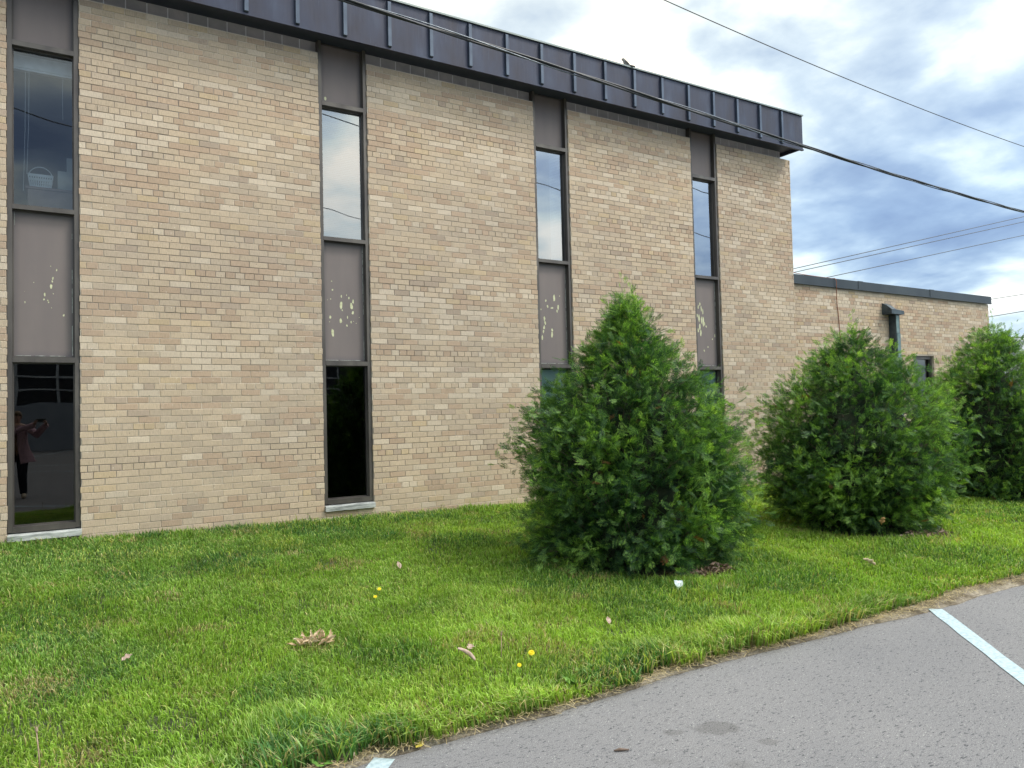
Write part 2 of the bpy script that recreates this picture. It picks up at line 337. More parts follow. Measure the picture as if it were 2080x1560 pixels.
mb = MB(); mb.add([(-900, -900, -.006), (900, -900, -.006), (900, 900, -.006), (-900, 900, -.006)], [(0, 1, 2, 3)])
tag(mb.build('ground', M['verge']), kind='structure')
xs = np.linspace(-12, 30, 1201)
mb = MB(); ey = edge_y(xs)
vs = []; fs = []
for i, x in enumerate(xs): vs += [(x, -80, 0), (x, float(ey[i]) - .02, 0), (x, float(ey[i]) - .001, -.012)]
for i in range(len(xs) - 1):
    a = i * 3; b_ = a + 3; fs += [(a, b_, b_ + 1, a + 1), (a + 1, b_ + 1, b_ + 2, a + 2)]
vs += [(-120, -80, 0), (-12, -80, 0), (-12, 2, 0), (-120, 2, 0), (30, -80, 0), (160, -80, 0), (160, 4, 0), (30, 4, 0)]; k = len(vs) - 8
fs += [(k, k + 1, k + 2, k + 3), (k + 4, k + 5, k + 6, k + 7)]
mb.add(vs, fs); tag(mb.build('parking_lot', M['asphalt']), kind='structure')
# verge and lawn bed
def grid(name, x0, x1, nx, yf0, yf1, ny, zf, mt):
    X = np.linspace(x0, x1, nx); V = np.zeros((nx * ny, 3)); k = 0
    for j in range(ny):
        t = j / (ny - 1); Y = yf0(X) * (1 - t) + yf1(X) * t
        V[j * nx:(j + 1) * nx] = np.stack([X, Y, zf(X, Y, t)], 1)
    i = np.arange(nx - 1); q = np.concatenate([np.stack([j * nx + i, j * nx + i + 1, (j + 1) * nx + i + 1, (j + 1) * nx + i], 1) for j in range(ny - 1)])
    return np_mesh(name, V, q, np.zeros((0, 3), int), [mt], smooth=True)
vw = lambda X: .012 + .065 * np.clip(fbm(X * .9, X * 0 + 9, 11) * 2 - .7, 0, 1) + .13 * np.clip(1 - abs(X - 6.1) / 1.3, 0, 1)
inner = lambda X: edge_y(X) + vw(X)
tag(grid('verge_path', -12, 30, 600, lambda X: edge_y(X) - .004, lambda X: inner(X) + .12, 8, lambda X, Y, t: -.004 + .022 * np.minimum(1, t * 2.5) + (fbm(X * 9, Y * 9, 4) - .5) * .02 * min(1, t * 3), M['verge']), kind='structure')
tag(grid('lawn_ground', -12, 30, 420, lambda X: inner(X) + .02, lambda X: X * 0 + .6, 60, lambda X, Y, t: lawn_z(X, Y) + .004, M['soil']), kind='structure')
mb = MB()
dvec = Vector((-.695, -.719)); nv = Vector((-dvec.y, dvec.x))
def stripe(x, y, L=5.2, w=.098, dv=dvec):
    nv = Vector((-dv.y, dv.x)); vs = []; fs = []; n = 26
    for i in range(n + 1):
        p = Vector((x, y)) + dv * (L * i / n)
        for s in (-1, 1):
            q = p + nv * s * (w / 2 + random.uniform(-.003, .003)); vs.append((q.x, q.y, .004))
    for i in range(n): fs.append((2 * i, 2 * i + 1, 2 * i + 3, 2 * i + 2))
    mb.add(vs, fs)
for x in (-11.5, -7.1, -2.95, 1.24, 5.37, 9.5, 13.6, 17.8): stripe(x, -5.55 if x > 4 else -5.43)
for y in (-16.4, -19.4, -27.0): stripe(-40, y, 90, .14, Vector((1, 0)))
for i in range(14): stripe(-30 + i * 4.2, -27.0, 6.5, .11, Vector((.25, -.97)).normalized())
tag(mb.build('parking_lines', M['paint']), kind='structure')

# ------------------------------------------------------------------ bricks
PAL = [((.520, .412, .298), .46), ((.482, .388, .292), .22), ((.600, .505, .395), .10), ((.440, .315, .225), .12), ((.385, .300, .235), .05), ((.505, .385, .245), .05)]
def brick_col(x, r, rnd, contrast=0.85):
    a = mn.noise(Vector((x * .75, r * .55, 1.3))); b_ = mn.noise(Vector((x * .35, r * .16, 8.1)))
    u = rnd.random()
    if a > .22 and u < .62: c = PAL[3][0] if rnd.random() < .7 else PAL[1][0]
    elif b_ > .24 and u < .5: c = PAL[2][0]
    else:
        u = rnd.random(); s = 0
        for c, w in PAL:
            s += w
            if u < s: break
    k = rnd.uniform(.93, 1.07); base = PAL[0][0]
    return tuple((base[i] + (c[i] - base[i]) * contrast) * k for i in range(3))
CH = .0677
def brick_face(mb, spans_f, y, z_lo, z_hi, zref, hdr, seed, contrast=1.0, edge_in=.004):
    rnd = random.Random(seed); r = math.floor((z_lo - zref) / CH)
    while zref + r * CH < z_hi - .03:
        z0 = zref + r * CH; z1 = min(z0 + CH, z_hi)
        for (a, b) in spans_f(z0, z1):
            header = (r - hdr) % 6 == 0
            L = .1016 if header else .2032
            off = (.0508 if header else (.1016 if r % 2 else 0.0))
            x = math.floor((a - off) / L) * L + off
            while x < b - .012:
                x0 = max(x, a); x1 = min(x + L, b)
                if x1 - x0 > .03:
                    d = rnd.gauss(0, .0011); jt = rnd.uniform(.0024, .0040)
                    left = x0 if x0 == a else x0 + jt; right = x1 if x1 == b else x1 - jt
                    if x0 == a: left += rnd.uniform(-.004, .004)
                    if x1 == b: right += rnd.uniform(-.004, .004)
                    mb.brick(left, right, y + d, z0 + jt + rnd.uniform(-.0008, .0008), z1 - jt + rnd.uniform(-.0008, .0008), .030, .0022, brick_col(x, r, rnd, contrast * .72))
                x += L
        r += 1
U0, WW, SS = -0.304, 0.601, 3.048
STR = [U0 + i * SS for i in (-1, 0, 1, 2, 3)]
XL, XR = -8.0, 11.31
def spans(z0, z1):
    out = []; a = XL
    for s in STR:
        bottom = .36
        if z1 > bottom + .02: out.append((a, s)); a = s + WW
    out.append((a, XR)); return out
HZ0, HZ1, HZ2, HZ3 = 5.214, 3.583, 2.108, .421
BT = 5.79
bld = empty('office_building', (6, 0, 0)); tag(bld, 'long two storey buff brick building with tall narrow window strips and dark metal roof edge', 'building')
mb = MB(); brick_face(mb, spans, 0.0, -.2, BT, .36, 3, 11)
# return of the corner (faces +x): same bricks turned by 90 degrees
mc = MB(); brick_face(mc, lambda a, b: [(-1.4, 0.0)], 0.0, -.2, BT, .36, 3, 12)
mb.add([(XR + .02 - 0.02 - y, -x + .0, z) for (x, y, z) in mc.v], mc.f, 0); mb.col[-len(mc.v):] = mc.col
# mortar body
for (a, b) in spans(1, 1.1): mb.box(a + .003, b - .006 if b == XR else b - .003, .0055, .20, -.3, BT - .006, 1)
for s in STR: mb.box(s - .004, s + WW + .004, .0055, .20, -.3, .352, 1)
mb.box(XR - .2, XR - .006, .201, 12, -.3, 5.9, 1)
mb.box(XL, XL + .2, .201, 12, -.3, 5.9, 1)
wall = mb.build('brick_wall', [M['brick'], M['mortar']], bld, w=True, colors=True)
# painted block band under the soffit
mb = MB(); x = XL
while x < 11.18:
    x1 = min(x + .203, 11.18)
    if not any(s - .01 < (x + x1) / 2 < s + WW + .01 for s in STR): mb.box(x + .006, x1 - .006, .097, .2, BT, 5.945, 0)
    x = x1
mb.box(XL, 11.17, .100, .21, BT, 5.943, 1)
mb.build('block_band', [M['band'], M['bandjoint']], bld, w=True)
# fascia
mb = MB()
mb.box(XL, 11.29, -.30, -.27, 5.885, 6.47)                       # face
mb.box(XL, 11.30, -.312, -.27, 5.862, 5.884)                    # lower drip edge
mb.box(11.262, 11.292, -.269, 12, 5.885, 6.47)
fas = mb.build('fascia', M['fascia'], bld, w=True)
mb = MB(); mb.box(XL, 11.26, -.269, 12, 5.945, 5.975); mb.build('soffit', M['soffit'], bld, w=True)
mb = MB(); mb.box(XL, 11.30, -.325, 0.05, 6.471, 6.492); mb.box(11.0, 11.31, .051, 12, 6.471, 6.492); mb.build('coping', M['coping'], bld, w=True)
mb = MB(); mb.box(XL, 11.0, .06, 12, 6.2, 6.3); mb.build('roof', M['roof'], bld, w=True)
rx = [1.86 - .5535 * k for k in range(17, 0, -1)] + [1.86 + .5535 * k for k in range(17)]
rp = None
for x in rx:
    if x > 11.1 or x < XL: continue
    mb = MB()
    xx = x
    vs = [(xx - .025, -.3005, 5.886), (xx + .025, -.3005, 5.886), (xx + .025, -.3005, 6.462), (xx - .025, -.3005, 6.462),
          (xx - .021, -.335, 5.900), (xx + .021, -.335, 5.900), (xx + .021, -.335, 6.440), (xx - .021, -.335, 6.440)]
    mb.add(vs, [(4, 5, 6, 7), (0, 4, 7, 3), (5, 1, 2, 6), (3, 7, 6, 2), (0, 1, 5, 4)])
    o = mb.build('seam_rib', M['rib'], fas, w=True); tag(o, group='standing seams of the roof fascia'); o.location = (0, 0, 0)
# interior shell
mb = MB()
mb.box(XL + .3, XR - .3, 4.6, 4.65, -.1, 5.6, 0); mb.box(XL + .3, XR - .3, .21, 4.6, 5.55, 5.6, 0); mb.box(XL + .3, XR - .3, .21, 4.6, 2.75, 2.9, 1)
mb.box(XL + .3, XR - .3, .21, 4.6, .02, .1, 1)
for x in (-4.9, -1.8, 1.25, 4.3, 7.4): mb.box(x, x + .1, .21, 4.6, .1, 2.75, 0); mb.box(x, x + .1, .21, 4.6, 2.9, 5.55, 0)
mb.build('interior', [M['room'], M['roomfloor']], bld)

CHIPS = {
 1: ((110, 630, 100, 1330), [(428,550,4,4),(480,580,5,12),(447,655,8,14),(442,680,6,10),(432,728,11,21),(376,795,8,18),(283,698,4,4),(369,837,8,9),(402,845,5,7),(409,860,5,7),(434,907,4,4),(541,967,9,10),(208,868,4,9),(450,785,4,5),(205,778,2,2)]),
 2: ((250, 465, 75, 690), [(293,277,3,3),(297,322,4,5),(343,352,3,9),(341,400,9,26),(347,425,3,5),(371,345,2,5),(383,360,3,7),(405,378,4,12),(396,402,8,18),(403,436,6,9),(283,463,5,10),(280,488,2,3),(338,480,6,14),(374,460,3,9),(371,504,4,6),(393,485,3,7),(295,543,7,21),(420,490,2,3),(437,458,2,2),(406,480,2,2),(270,375,2,2),(287,370,3,3)]),
 3: ((208, 330, 75, 515), [(278,222,5,15),(243,238,3,6),(250,262,4,6),(294,262,4,13),(289,280,3,8),(222,277,2,4),(235,315,4,12),(238,335,4,8),(233,355,4,10),(230,372,3,8),(225,400,4,14),(266,365,4,8),(265,385,4,15),(268,268,6,4),(301,213,2,3)]),
 4: ((900, 990, 140, 520), [(905,260,3,8),(918,262,2,10),(925,250,2,8),(930,270,2,15),(936,280,2,12),(912,300,3,10),(920,310,3,17),(930,320,3,19),(937,325,3,22),(942,335,2,10),(908,335,3,12),(922,350,3,14),(915,365,3,10),(925,375,3,15),(948,345,2,6),(983,385,2,8),(937,452,2,6),(953,435,2,4),(902,350,2,14),(972,400,2,4)])}
rc = random.Random(5)
for i, s in enumerate(STR):
    j = i      # 1..4 are in view
    a, b = s, s + WW
    f = MB()
    fw_ = .043; y0, y1 = .018, .15
    f.box(a + .002, a + fw_, y0, y1, .44, 5.945); f.box(b - fw_, b - .002, y0, y1, .44, 5.945)
    for z, h in ((HZ0, .05), (HZ1, .045), (HZ2, .05)): f.box(a + fw_ + .0005, b - fw_ - .0005, y0 - .003, y1, z - h, z)
    f.box(a + fw_ + .0005, b - fw_ - .0005, y0 - .002, y1, .436, .49)
    # stops around glazing, set back
    for (z0, z1) in ((.49, HZ2 - .05), (HZ2, HZ1 - .045), (HZ1, HZ0 - .05), (HZ0, 5.94)):
        g = .012
        f.box(a + fw_ + .0005, a + fw_ + g, .07, .12, z0 + .0005, z1 - .0005); f.box(b - fw_ - g, b - fw_ - .0005, .07, .12, z0 + .0005, z1 - .0005)
        f.box(a + fw_ + g, b - fw_ - g, .07, .12, z0 + .0005, z0 + g); f.box(a + fw_ + g, b - fw_ - g, .07, .12, z1 - g, z1 - .0005)
    fr = f.build('window_strip', M['frame'], bld, w=True)
    tag(fr, group='tall window strips of the brick facade')
    fr_loc = fr.location.copy()
    def sub(mb, name, mt, sm=False):
        o = mb.build(name, mt, fr, w=True, smooth=sm); o.location = (0, 0, 0); return o
    gx0, gx1 = a + fw_ + .006, b - fw_ - .006
    for (z0, z1, mt) in ((.495, HZ2 - .055, M['glass_low'] if j < 3 else M['glass_l']), (HZ1 + .005, HZ0 - .055, M['glass'] if j > 1 else M['glass_l'])):
        q = MB(); q.add([(gx0, .092, z0), (gx1, .092, z0), (gx1, .092, z1), (gx0, .092, z1)], [(0, 1, 2, 3)]); sub(q, 'glass_pane', mt)
    for (z0, z1) in ((HZ0 + .005, 5.94), (HZ2 + .005, HZ1 - .05)):
        q = MB(); q.box(gx0, gx1, .085, .10, z0, z1, 0)
        if z0 < 3:
            if j in CHIPS:
                (px0, px1, py0, py1), L = CHIPS[j]
                for (cx, cy, w, h) in L:
                    X = gx0 + (cx - px0) / (px1 - px0) * (gx1 - gx0); Z = z1 - (cy - py0) / (py1 - py0) * (z1 - z0)
                    sxx = (gx1 - gx0) / (px1 - px0) * w * 1.05; szz = (z1 - z0) / (py1 - py0) * h * 1.05
                    n = 9; vs = [(X, .0842, Z)]
                    for k in range(n):
                        t = 2 * math.pi * k / n; rr = rc.uniform(.65, 1.15); vs.append((X + sxx * rr * math.cos(t), .0842, Z + szz * rr * math.sin(t)))
                    q.add(vs, [(0, 1 + (k + 1) % n, 1 + k) for k in range(n)], 1)
                # caulk lines, broken
                z = z0 + .02
                while z < z1 - .05:
                    L2 = rc.uniform(.05, .3); w2 = rc.uniform(.002, .006)
                    if rc.random() < .75: q.box(gx1 - .010 - w2, gx1 - .010, .0815, .0845, z, min(z + L2, z1), 2)
                    if rc.random() < .35: q.box(gx0 + .010, gx0 + .010 + w2 * .7, .0815, .0845, z, min(z + L2, z1), 2)
                    z += L2 + rc.uniform(.01, .06)
                x = gx0 + .02
                while x < gx1 - .05:
                    L2 = rc.uniform(.05, .15); q.box(x, x + L2, .0815, .0845, z0 + .010, z0 + .014, 2); x += L2 + rc.uniform(.0, .04)
        elif j == 2:
            X, Z = gx0 + .06, z0 + .055; n = 10
            q.add([(X, .0842, Z)] + [(X + .014 * math.cos(2 * math.pi * k / n), .0842, Z + .024 * math.sin(2 * math.pi * k / n)) for k in range(n)], [(0, 1 + (k + 1) % n, 1 + k) for k in range(n)], 1)
        sub(q, 'panel', [M['panel'], M['chip'], M['caulk']])
    q = MB(); x0, x1 = a + .003, b + .008
    q.add([(x0, -.035, .362), (x1, -.035, .362), (x1, .1, .362), (x0, .1, .362), (x0, -.035, .412), (x1, -.035, .412), (x1, .1, .434), (x0, .1, .434), (x0, -.028, .420), (x1, -.028, .420)],
          [(0, 3, 2, 1), (0, 1, 5, 4), (4, 5, 9, 8), (8, 9, 6, 7), (1, 2, 6, 9, 5), (3, 0, 4, 8, 7)])
    sub(q, 'sill', M['sill'])

# ------------------------------------------------------------------ wing
WY, WT, WX0, WX1 = .40, 3.705, 11.31, 18.95
wing = empty('wing_building', (15, .4, 0)); tag(wing, 'low one storey buff brick building with flat roof behind the evergreen shrubs', 'building')
mb = MB()
def wspans(z0, z1): return [(WX0, 15.7), (16.5, WX1)] if (z1 > 1.0 and z0 < 2.42) else [(WX0, WX1)]
brick_face(mb, wspans, WY, -.1, WT, .02, 2, 31, 1.25)
for v in ((WX0, 15.7, -.3, WT - .004), (16.5, WX1 - .006, -.3, WT - .004), (15.703, 16.497, -.3, 1.0), (15.703, 16.497, 2.43, WT - .004)): mb.box(v[0], v[1], WY + .0055, WY + .2, v[2], v[3], 1)
mc = MB(); brick_face(mc, lambda a, b: [(-1.6, -.4)], 0.0, -.1, WT, .02, 2, 13)
mb.add([(WX1 - y, -x, z) for (x, y, z) in mc.v], mc.f, 0); mb.col[-len(mc.v):] = mc.col
mb.box(WX1 - .2, WX1 - .006, .61, 9, -.3, WT - .004, 1)
mb.build('brick_wall', [M['brick'], M['mortar']], wing, colors=True)
mb = MB(); mb.box(WX0, WX1 + .05, WY - .05, WY + .25, WT + .012, 3.875); mb.box(WX0, WX1 + .055, WY - .058, WY - .02, WT - .006, WT + .011)
for x in (13.76, 16.36): mb.box(x, x + .16, WY - .056, WY + .26, WT + .014, 3.881)
cp = mb.build('coping', M['wingcoping'], wing)
mb = MB(); mb.box(WX0, WX1, WY + .26, 9, 3.6, 3.7); mb.build('roof', M['roof'], wing)
mb = MB(); mb.box(15.7, 15.75, WY + .05, WY + .15, 1.0, 2.43); mb.box(16.45, 16.5, WY + .05, WY + .15, 1.0, 2.43); mb.box(15.75, 16.45, WY + .05, WY + .15, 2.36, 2.43); mb.box(15.75, 16.45, WY + .05, WY + .15, 1.0, 1.06)
wf = mb.build('window', M['frame'], wing)
q = MB(); q.add([(15.75, WY + .1, 1.06), (16.45, WY + .1, 1.06), (16.45, WY + .1, 2.36), (15.75, WY + .1, 2.36)], [(0, 1, 2, 3)]); o = q.build('glass_pane', M['glass_low'], wf); o.location = (0, 0, 0)
q = MB(); q.box(15.5, 16.7, WY + .6, WY + .62, .8, 2.6); o = q.build('interior', M['roomfloor'], wing)

# vent with hood
M['vent'] = noise_mat('vent_metal', (.030, .042, .055), (.07, .095, .11), 6, .5, .4)
M['ventlit'] = noise_mat('vent_lit_metal', (.12, .19, .19), (.20, .27, .27), 8, .55, .3)  # paler metal for the duct front: the light falling there put into colour
vent = empty('wall_vent', (14.6, .4, 1.2)); tag(vent, 'dark metal vent duct with sloped hood fixed to the low brick wing', 'vent')
mb = MB(); x0, x1, xr = 14.62, 14.80, 15.06
vs = [(x0, .40, 3.25), (xr, .40, 3.25), (xr, .19, 3.25), (x0, .19, 3.25),
      (x0, .40, 3.49), (x1, .40, 3.49), (xr, .40, 3.40), (x0, .19, 3.345), (x1 - .02, .19, 3.345), (xr, .19, 3.325), (x0, .29, 3.43), (x1, .29, 3.43)]
mb.add(vs, [(0, 3, 2, 1), (0, 4, 10, 7, 3), (3, 7, 8, 9, 2), (7, 10, 11, 8), (10, 4, 5, 11), (11, 5, 6, 9, 8), (1, 2, 9, 6)])
mb.build('hood', M['vent'], vent)
mb = MB(); mb.box(14.84, 14.985, .25, .395, .6, 3.249); mb.build('duct', M['vent'], vent)
mb = MB(); mb.box(14.865, 14.98, .236, .2495, .7, 2.86); mb.box(14.85, 14.95, .240, .2495, 2.87, 3.23); mb.build('lit_front', M['ventlit'], vent)  # pale sheets paint the lit front of the duct

# ------------------------------------------------------------------ wires
M['cable'] = noise_mat('cable_sheath', (.012, .014, .018), (.03, .034, .04), 30, .45)
M['alu'] = noise_mat('bare_aluminium', (.10, .12, .14), (.2, .22, .25), 30, .4, .6)
def smooth_path(pts, n=60):
    P = [Vector(p) for p in pts]; out = []
    for i in range(len(P) - 1):
        a, b, c, d = P[max(i - 1, 0)], P[i], P[i + 1], P[min(i + 2, len(P) - 1)]
        k = max(2, n // (len(P) - 1))
        for q in range(k):
            t = q / k; out.append(.5 * ((2 * b) + (c - a) * t + (2 * a - 5 * b + 4 * c - d) * t * t + (3 * b - a - 3 * c + d) * t ** 3))
    out.append(P[-1]); return out
base = smooth_path([(-14, -4.2, 4.9), (-5, -4.2, 4.33), (0, -4.2, 4.085), (1.56, -4.2, 4.028), (2.61, -4.2, 3.988), (3.95, -4.2, 3.935), (5.93, -4.2, 3.858), (7.69, -4.2, 3.796), (10.14, -4.2, 3.75), (14, -4.2, 3.72), (30, -4.2, 4.1)], 600)
cab = empty('power_cable', (0, -4.2, 4.0)); tag(cab, 'thick twisted black cable crossing low in front of the roof fascia', 'cable')
for k, (r, mt, off) in enumerate(((.0085, M['cable'], 0), (.0085, M['cable'], 2.1), (.005, M['alu'], 4.2))):
    pts = []; s = 0
    for i, p in enumerate(base):
        if i: s += (p - base[i - 1]).length
        a = s * 2.6 + off; rr = .0085 if k < 2 else .013
        pts.append(p + Vector((0, math.cos(a) * rr, math.sin(a) * rr)))
    mb = MB(); mb.tube(pts, r, 6); mb.build('strand', mt, cab, smooth=True)
def wire(pts, r, label, group=None, mt=None, n=80):
    mb = MB(); mb.tube(smooth_path(pts, n), r, 5); o = mb.build('overhead_wire' if not mt else 'cable', mt or M['cable'], None, smooth=True, origin=pts[0]); return tag(o, label, 'wire' if not mt else 'cable', group)
def quad_wire(X, Z, y, x0, x1):
    c = np.polyfit(X, Z, 2); c[0] = max(c[0], .0008); return [(x, y, float(np.polyval(c, x))) for x in np.linspace(x0, x1, 14)]
wire(quad_wire([14.33, 17.81, 23.15, 27.65, 34.35], [12.485, 12.227, 12.034, 11.915, 11.819], 6.0, 2.3, 50.4), .014, 'thin wire crossing the open sky above the right end of the roof')
wire(quad_wire([27.54, 29.77, 32.42], [15.635, 15.637, 15.59], 5.0, 18.5, 46.4), .012, 'thin wire cutting the top right corner of the sky')
FG = 'distant power lines beyond the low wing'
def ext(a, b, f0, f1):
    a = Vector(a); b = Vector(b); return [tuple(a + (b - a) * f0), tuple(a), tuple((a + b) / 2), tuple(b), tuple(a + (b - a) * f1)]
wire(ext((27.31, 12, 7.224), (48.14, 12, 11.916), -.6, 1.5), .018, 'highest distant power line rising to the right above the wing', FG)
wire(ext((27.30, 12, 7.064), (48.11, 12, 11.608), -.6, 1.5), .018, 'distant power line just under the highest one above the wing', FG)
wire(ext((29.72, 12, 7.041), (47.44, 12, 10.694), -.6, 1.5), .018, 'third distant power line touching the wing coping further right', FG)
wire(ext((43.63, 12, 6.82), (47.71, 12, 7.373), -1.5, 3), .018, 'upper of two low distant power lines right of the wing corner', FG)
wire(ext((43.54, 12, 5.865), (47.61, 12, 6.388), -1.5, 3), .022, 'lower of two low distant power lines right of the wing corner', FG)
M['redwire'] = noise_mat('rusty_wire', (.28, .10, .06), (.36, .15, .09), 20, .6)
wire([(11.32, .55, 4.02), (12.1, .5, 3.93), (12.93, .42, 3.890), (13.0, .33, 3.86), (13.03, .335, 3.70), (13.10, .385, 3.45), (13.15, .39, 3.05), (13.2, .39, 2.2), (13.25, .39, .3)], .007, 'thin rust red cable hanging over the wing coping', None, M['redwire'], 60)
# wires behind the viewpoint, seen only as reflections in the glass
def refl(a, b): 
    A = Vector((a[0], -a[1], 8)); B = Vector((b[0], -b[1], 8)); d = (B - A); return [tuple(A - d * 3), tuple(A), tuple((A + B) / 2), tuple(B), tuple(B + d * 1.5)]
RG = 'wires over the parking lot mirrored in the upper windows'
wire(refl((-.51, 9.70), (9.12, 15.12)), .013, 'wire over the parking lot mirrored in the two left upper windows', RG)
wire(refl((11.87, 8.89), (22.17, 11.76)), .013, 'wire over the parking lot mirrored in both right upper windows', RG)
wire(refl((14.5, 6.79), (17.43, 7.37)), .013, 'wire mirrored only near the top of the rightmost upper window', RG)

# ------------------------------------------------------------------ bird
M['feather'] = noise_mat('grey_feathers', (.20, .19, .18), (.34, .32, .29), 60, .8)
M['featherdark'] = noise_mat('dark_feathers', (.10, .09, .09), (.18, .16, .15), 60, .8)
bird = empty('bird', (7.28, -.27, 6.503)); tag(bird, 'small grey bird perched on top of the roof edge', 'bird')
def lathe(mb, axis, seg=10, mi=0):
    # axis: list of (point, radius) -> tube with closed ends
    mb.tube([p for p, r in axis], [r for p, r in axis], seg, mi)
mb = MB(); B = Vector((7.28, -.27, 6.503)); BR = Matrix.Rotation(R_(-41), 3, 'Z') @ Matrix.Scale(1.05, 3)
lathe(mb, [(B + BR @ Vector(p), r) for p, r in [((-.052, 0, .118), .002), ((-.046, 0, .112), .016), ((-.034, 0, .108), .023), ((-.020, 0, .094), .024), ((-.008, 0, .068), .031), ((.010, 0, .048), .033), ((.030, 0, .032), .026), ((.050, 0, .020), .014), ((.062, 0, .012), .007)]], 12)
mb.tube([B + BR @ Vector((-.044, 0, .112)), B + BR @ Vector((-.066, 0, .110))], [.006, .001], 6)
for s in (-1, 1): mb.tube([B + BR @ Vector((.004, s * .012, .035)), B + BR @ Vector((.0, s * .012, .0)), B + BR @ Vector((-.015, s * .014, .001))], [.004, .002, .002], 5)
mb.build('body', M['feather'], bird, smooth=True)
mb = MB()
mb.add([B + BR @ Vector(p) for p in [(.045, -.010, .026), (.045, .010, .026), (.130, .014, -.006), (.130, -.014, -.006), (.045, -.010, .014), (.045, .010, .014), (.130, .014, -.016), (.130, -.014, -.016)]], [(0, 1, 2, 3), (7, 6, 5, 4), (0, 3, 7, 4), (1, 5, 6, 2), (3, 2, 6, 7), (0, 4, 5, 1)])
mb.build('tail', M['featherdark'], bird)
for s in (-1, 1):
    mb = MB(); lathe(mb, [(B + BR @ Vector(p), r) for p, r in [((-.015, s * .022, .082), .004), ((.0, s * .029, .066), .014), ((.025, s * .026, .042), .012), ((.055, s * .012, .022), .003)]], 8); mb.build('wing', M['featherdark'], bird, smooth=True)

# ------------------------------------------------------------------ foliage material
def leaf_mat(name, rough=.55, trans=.35, mult=1.0):
    m = bpy.data.materials.new(name); m.use_nodes = True; t = m.node_tree; t.nodes.clear()
    a = N(t, 'ShaderNodeAttribute', attribute_name='tint')
    b = N(t, 'ShaderNodeBsdfPrincipled', inp={'Roughness': rough}); b.inputs['Specular IOR Level'].default_value = .35
    Lk(t, a.outputs[0], b.inputs['Base Color'])
    tl = N(t, 'ShaderNodeBsdfTranslucent'); Lk(t, mixc(t, 1.0, a.outputs[0], (1.25, 1.30, .50), 'MULTIPLY'), tl.inputs[0])
    mx = N(t, 'ShaderNodeMixShader'); mx.inputs[0].default_value = trans; Lk(t, b.outputs[0], mx.inputs[1]); Lk(t, tl.outputs[0], mx.inputs[2])
    o = N(t, 'ShaderNodeOutputMaterial'); Lk(t, mx.outputs[0], o.inputs[0]); return m
M['arbor'] = leaf_mat('evergreen_scale_leaf', .42, .46)
M['grass'] = leaf_mat('grass_blade', .45, .38)
M['bark'] = noise_mat('brown_twig', (.07, .045, .035), (.17, .12, .09), 30, .9)
M['shadecore'] = noise_mat('shaded_inner_foliage', (.010, .022, .010), (.032, .040, .018), 14, 1.0, bump=1.0, bscale=25)  # near black, so the shrub interior reads as shaded

rng = np.random.default_rng(3)
def spray_template(seed):
    r = np.random.default_rng(seed); V = []; Q = []; T = []
    def leaf(p, d, L, w, t0):
        d = np.array(d) / np.linalg.norm(d); n = np.array([-d[1], d[0]])
        b = len(V)
        for q, k in ((p - n * w * .3, 0), (p + d * L * .6 - n * w * .5, .5), (p + d * L, 1), (p + d * L * .55 + n * w * .5, .5)): V.append(q); T.append(t0 + k * .4)
        Q.append((b, b + 1, b + 2, b + 3))
    leaf(np.array([0., 0.]), [0, 1], 1.0, .040, .1)
    for i in range(5):
        s = .18 + i * .15
        for sd_ in (1, -1):
            if r.random() < .12: continue
            L = (.55 * (1 - s) + .17) * r.uniform(.7, 1.15); an = math.radians(r.uniform(20, 36)); d = np.array([sd_ * math.sin(an), math.cos(an)])
            p = np.array([0, s + (0.06 if sd_ > 0 else 0)]); leaf(p, d, L, .034, .2)
            for k in range(2 if L > .25 else 1):
                for s2 in (1, -1):
                    a2 = an * sd_ + s2 * math.radians(r.uniform(24, 36)); L2 = L * (.46 - .1 * k) * r.uniform(.7, 1.15)
                    leaf(p + d * L * (.32 + .30 * k), [math.sin(a2), math.cos(a2)], L2, .030, .55)
    V = np.array(V); V3 = np.stack([V[:, 0], np.zeros(len(V)), V[:, 1]], 1)
    return V3, np.array(Q), np.array(T)
TPL = [spray_template(s) for s in range(5)]
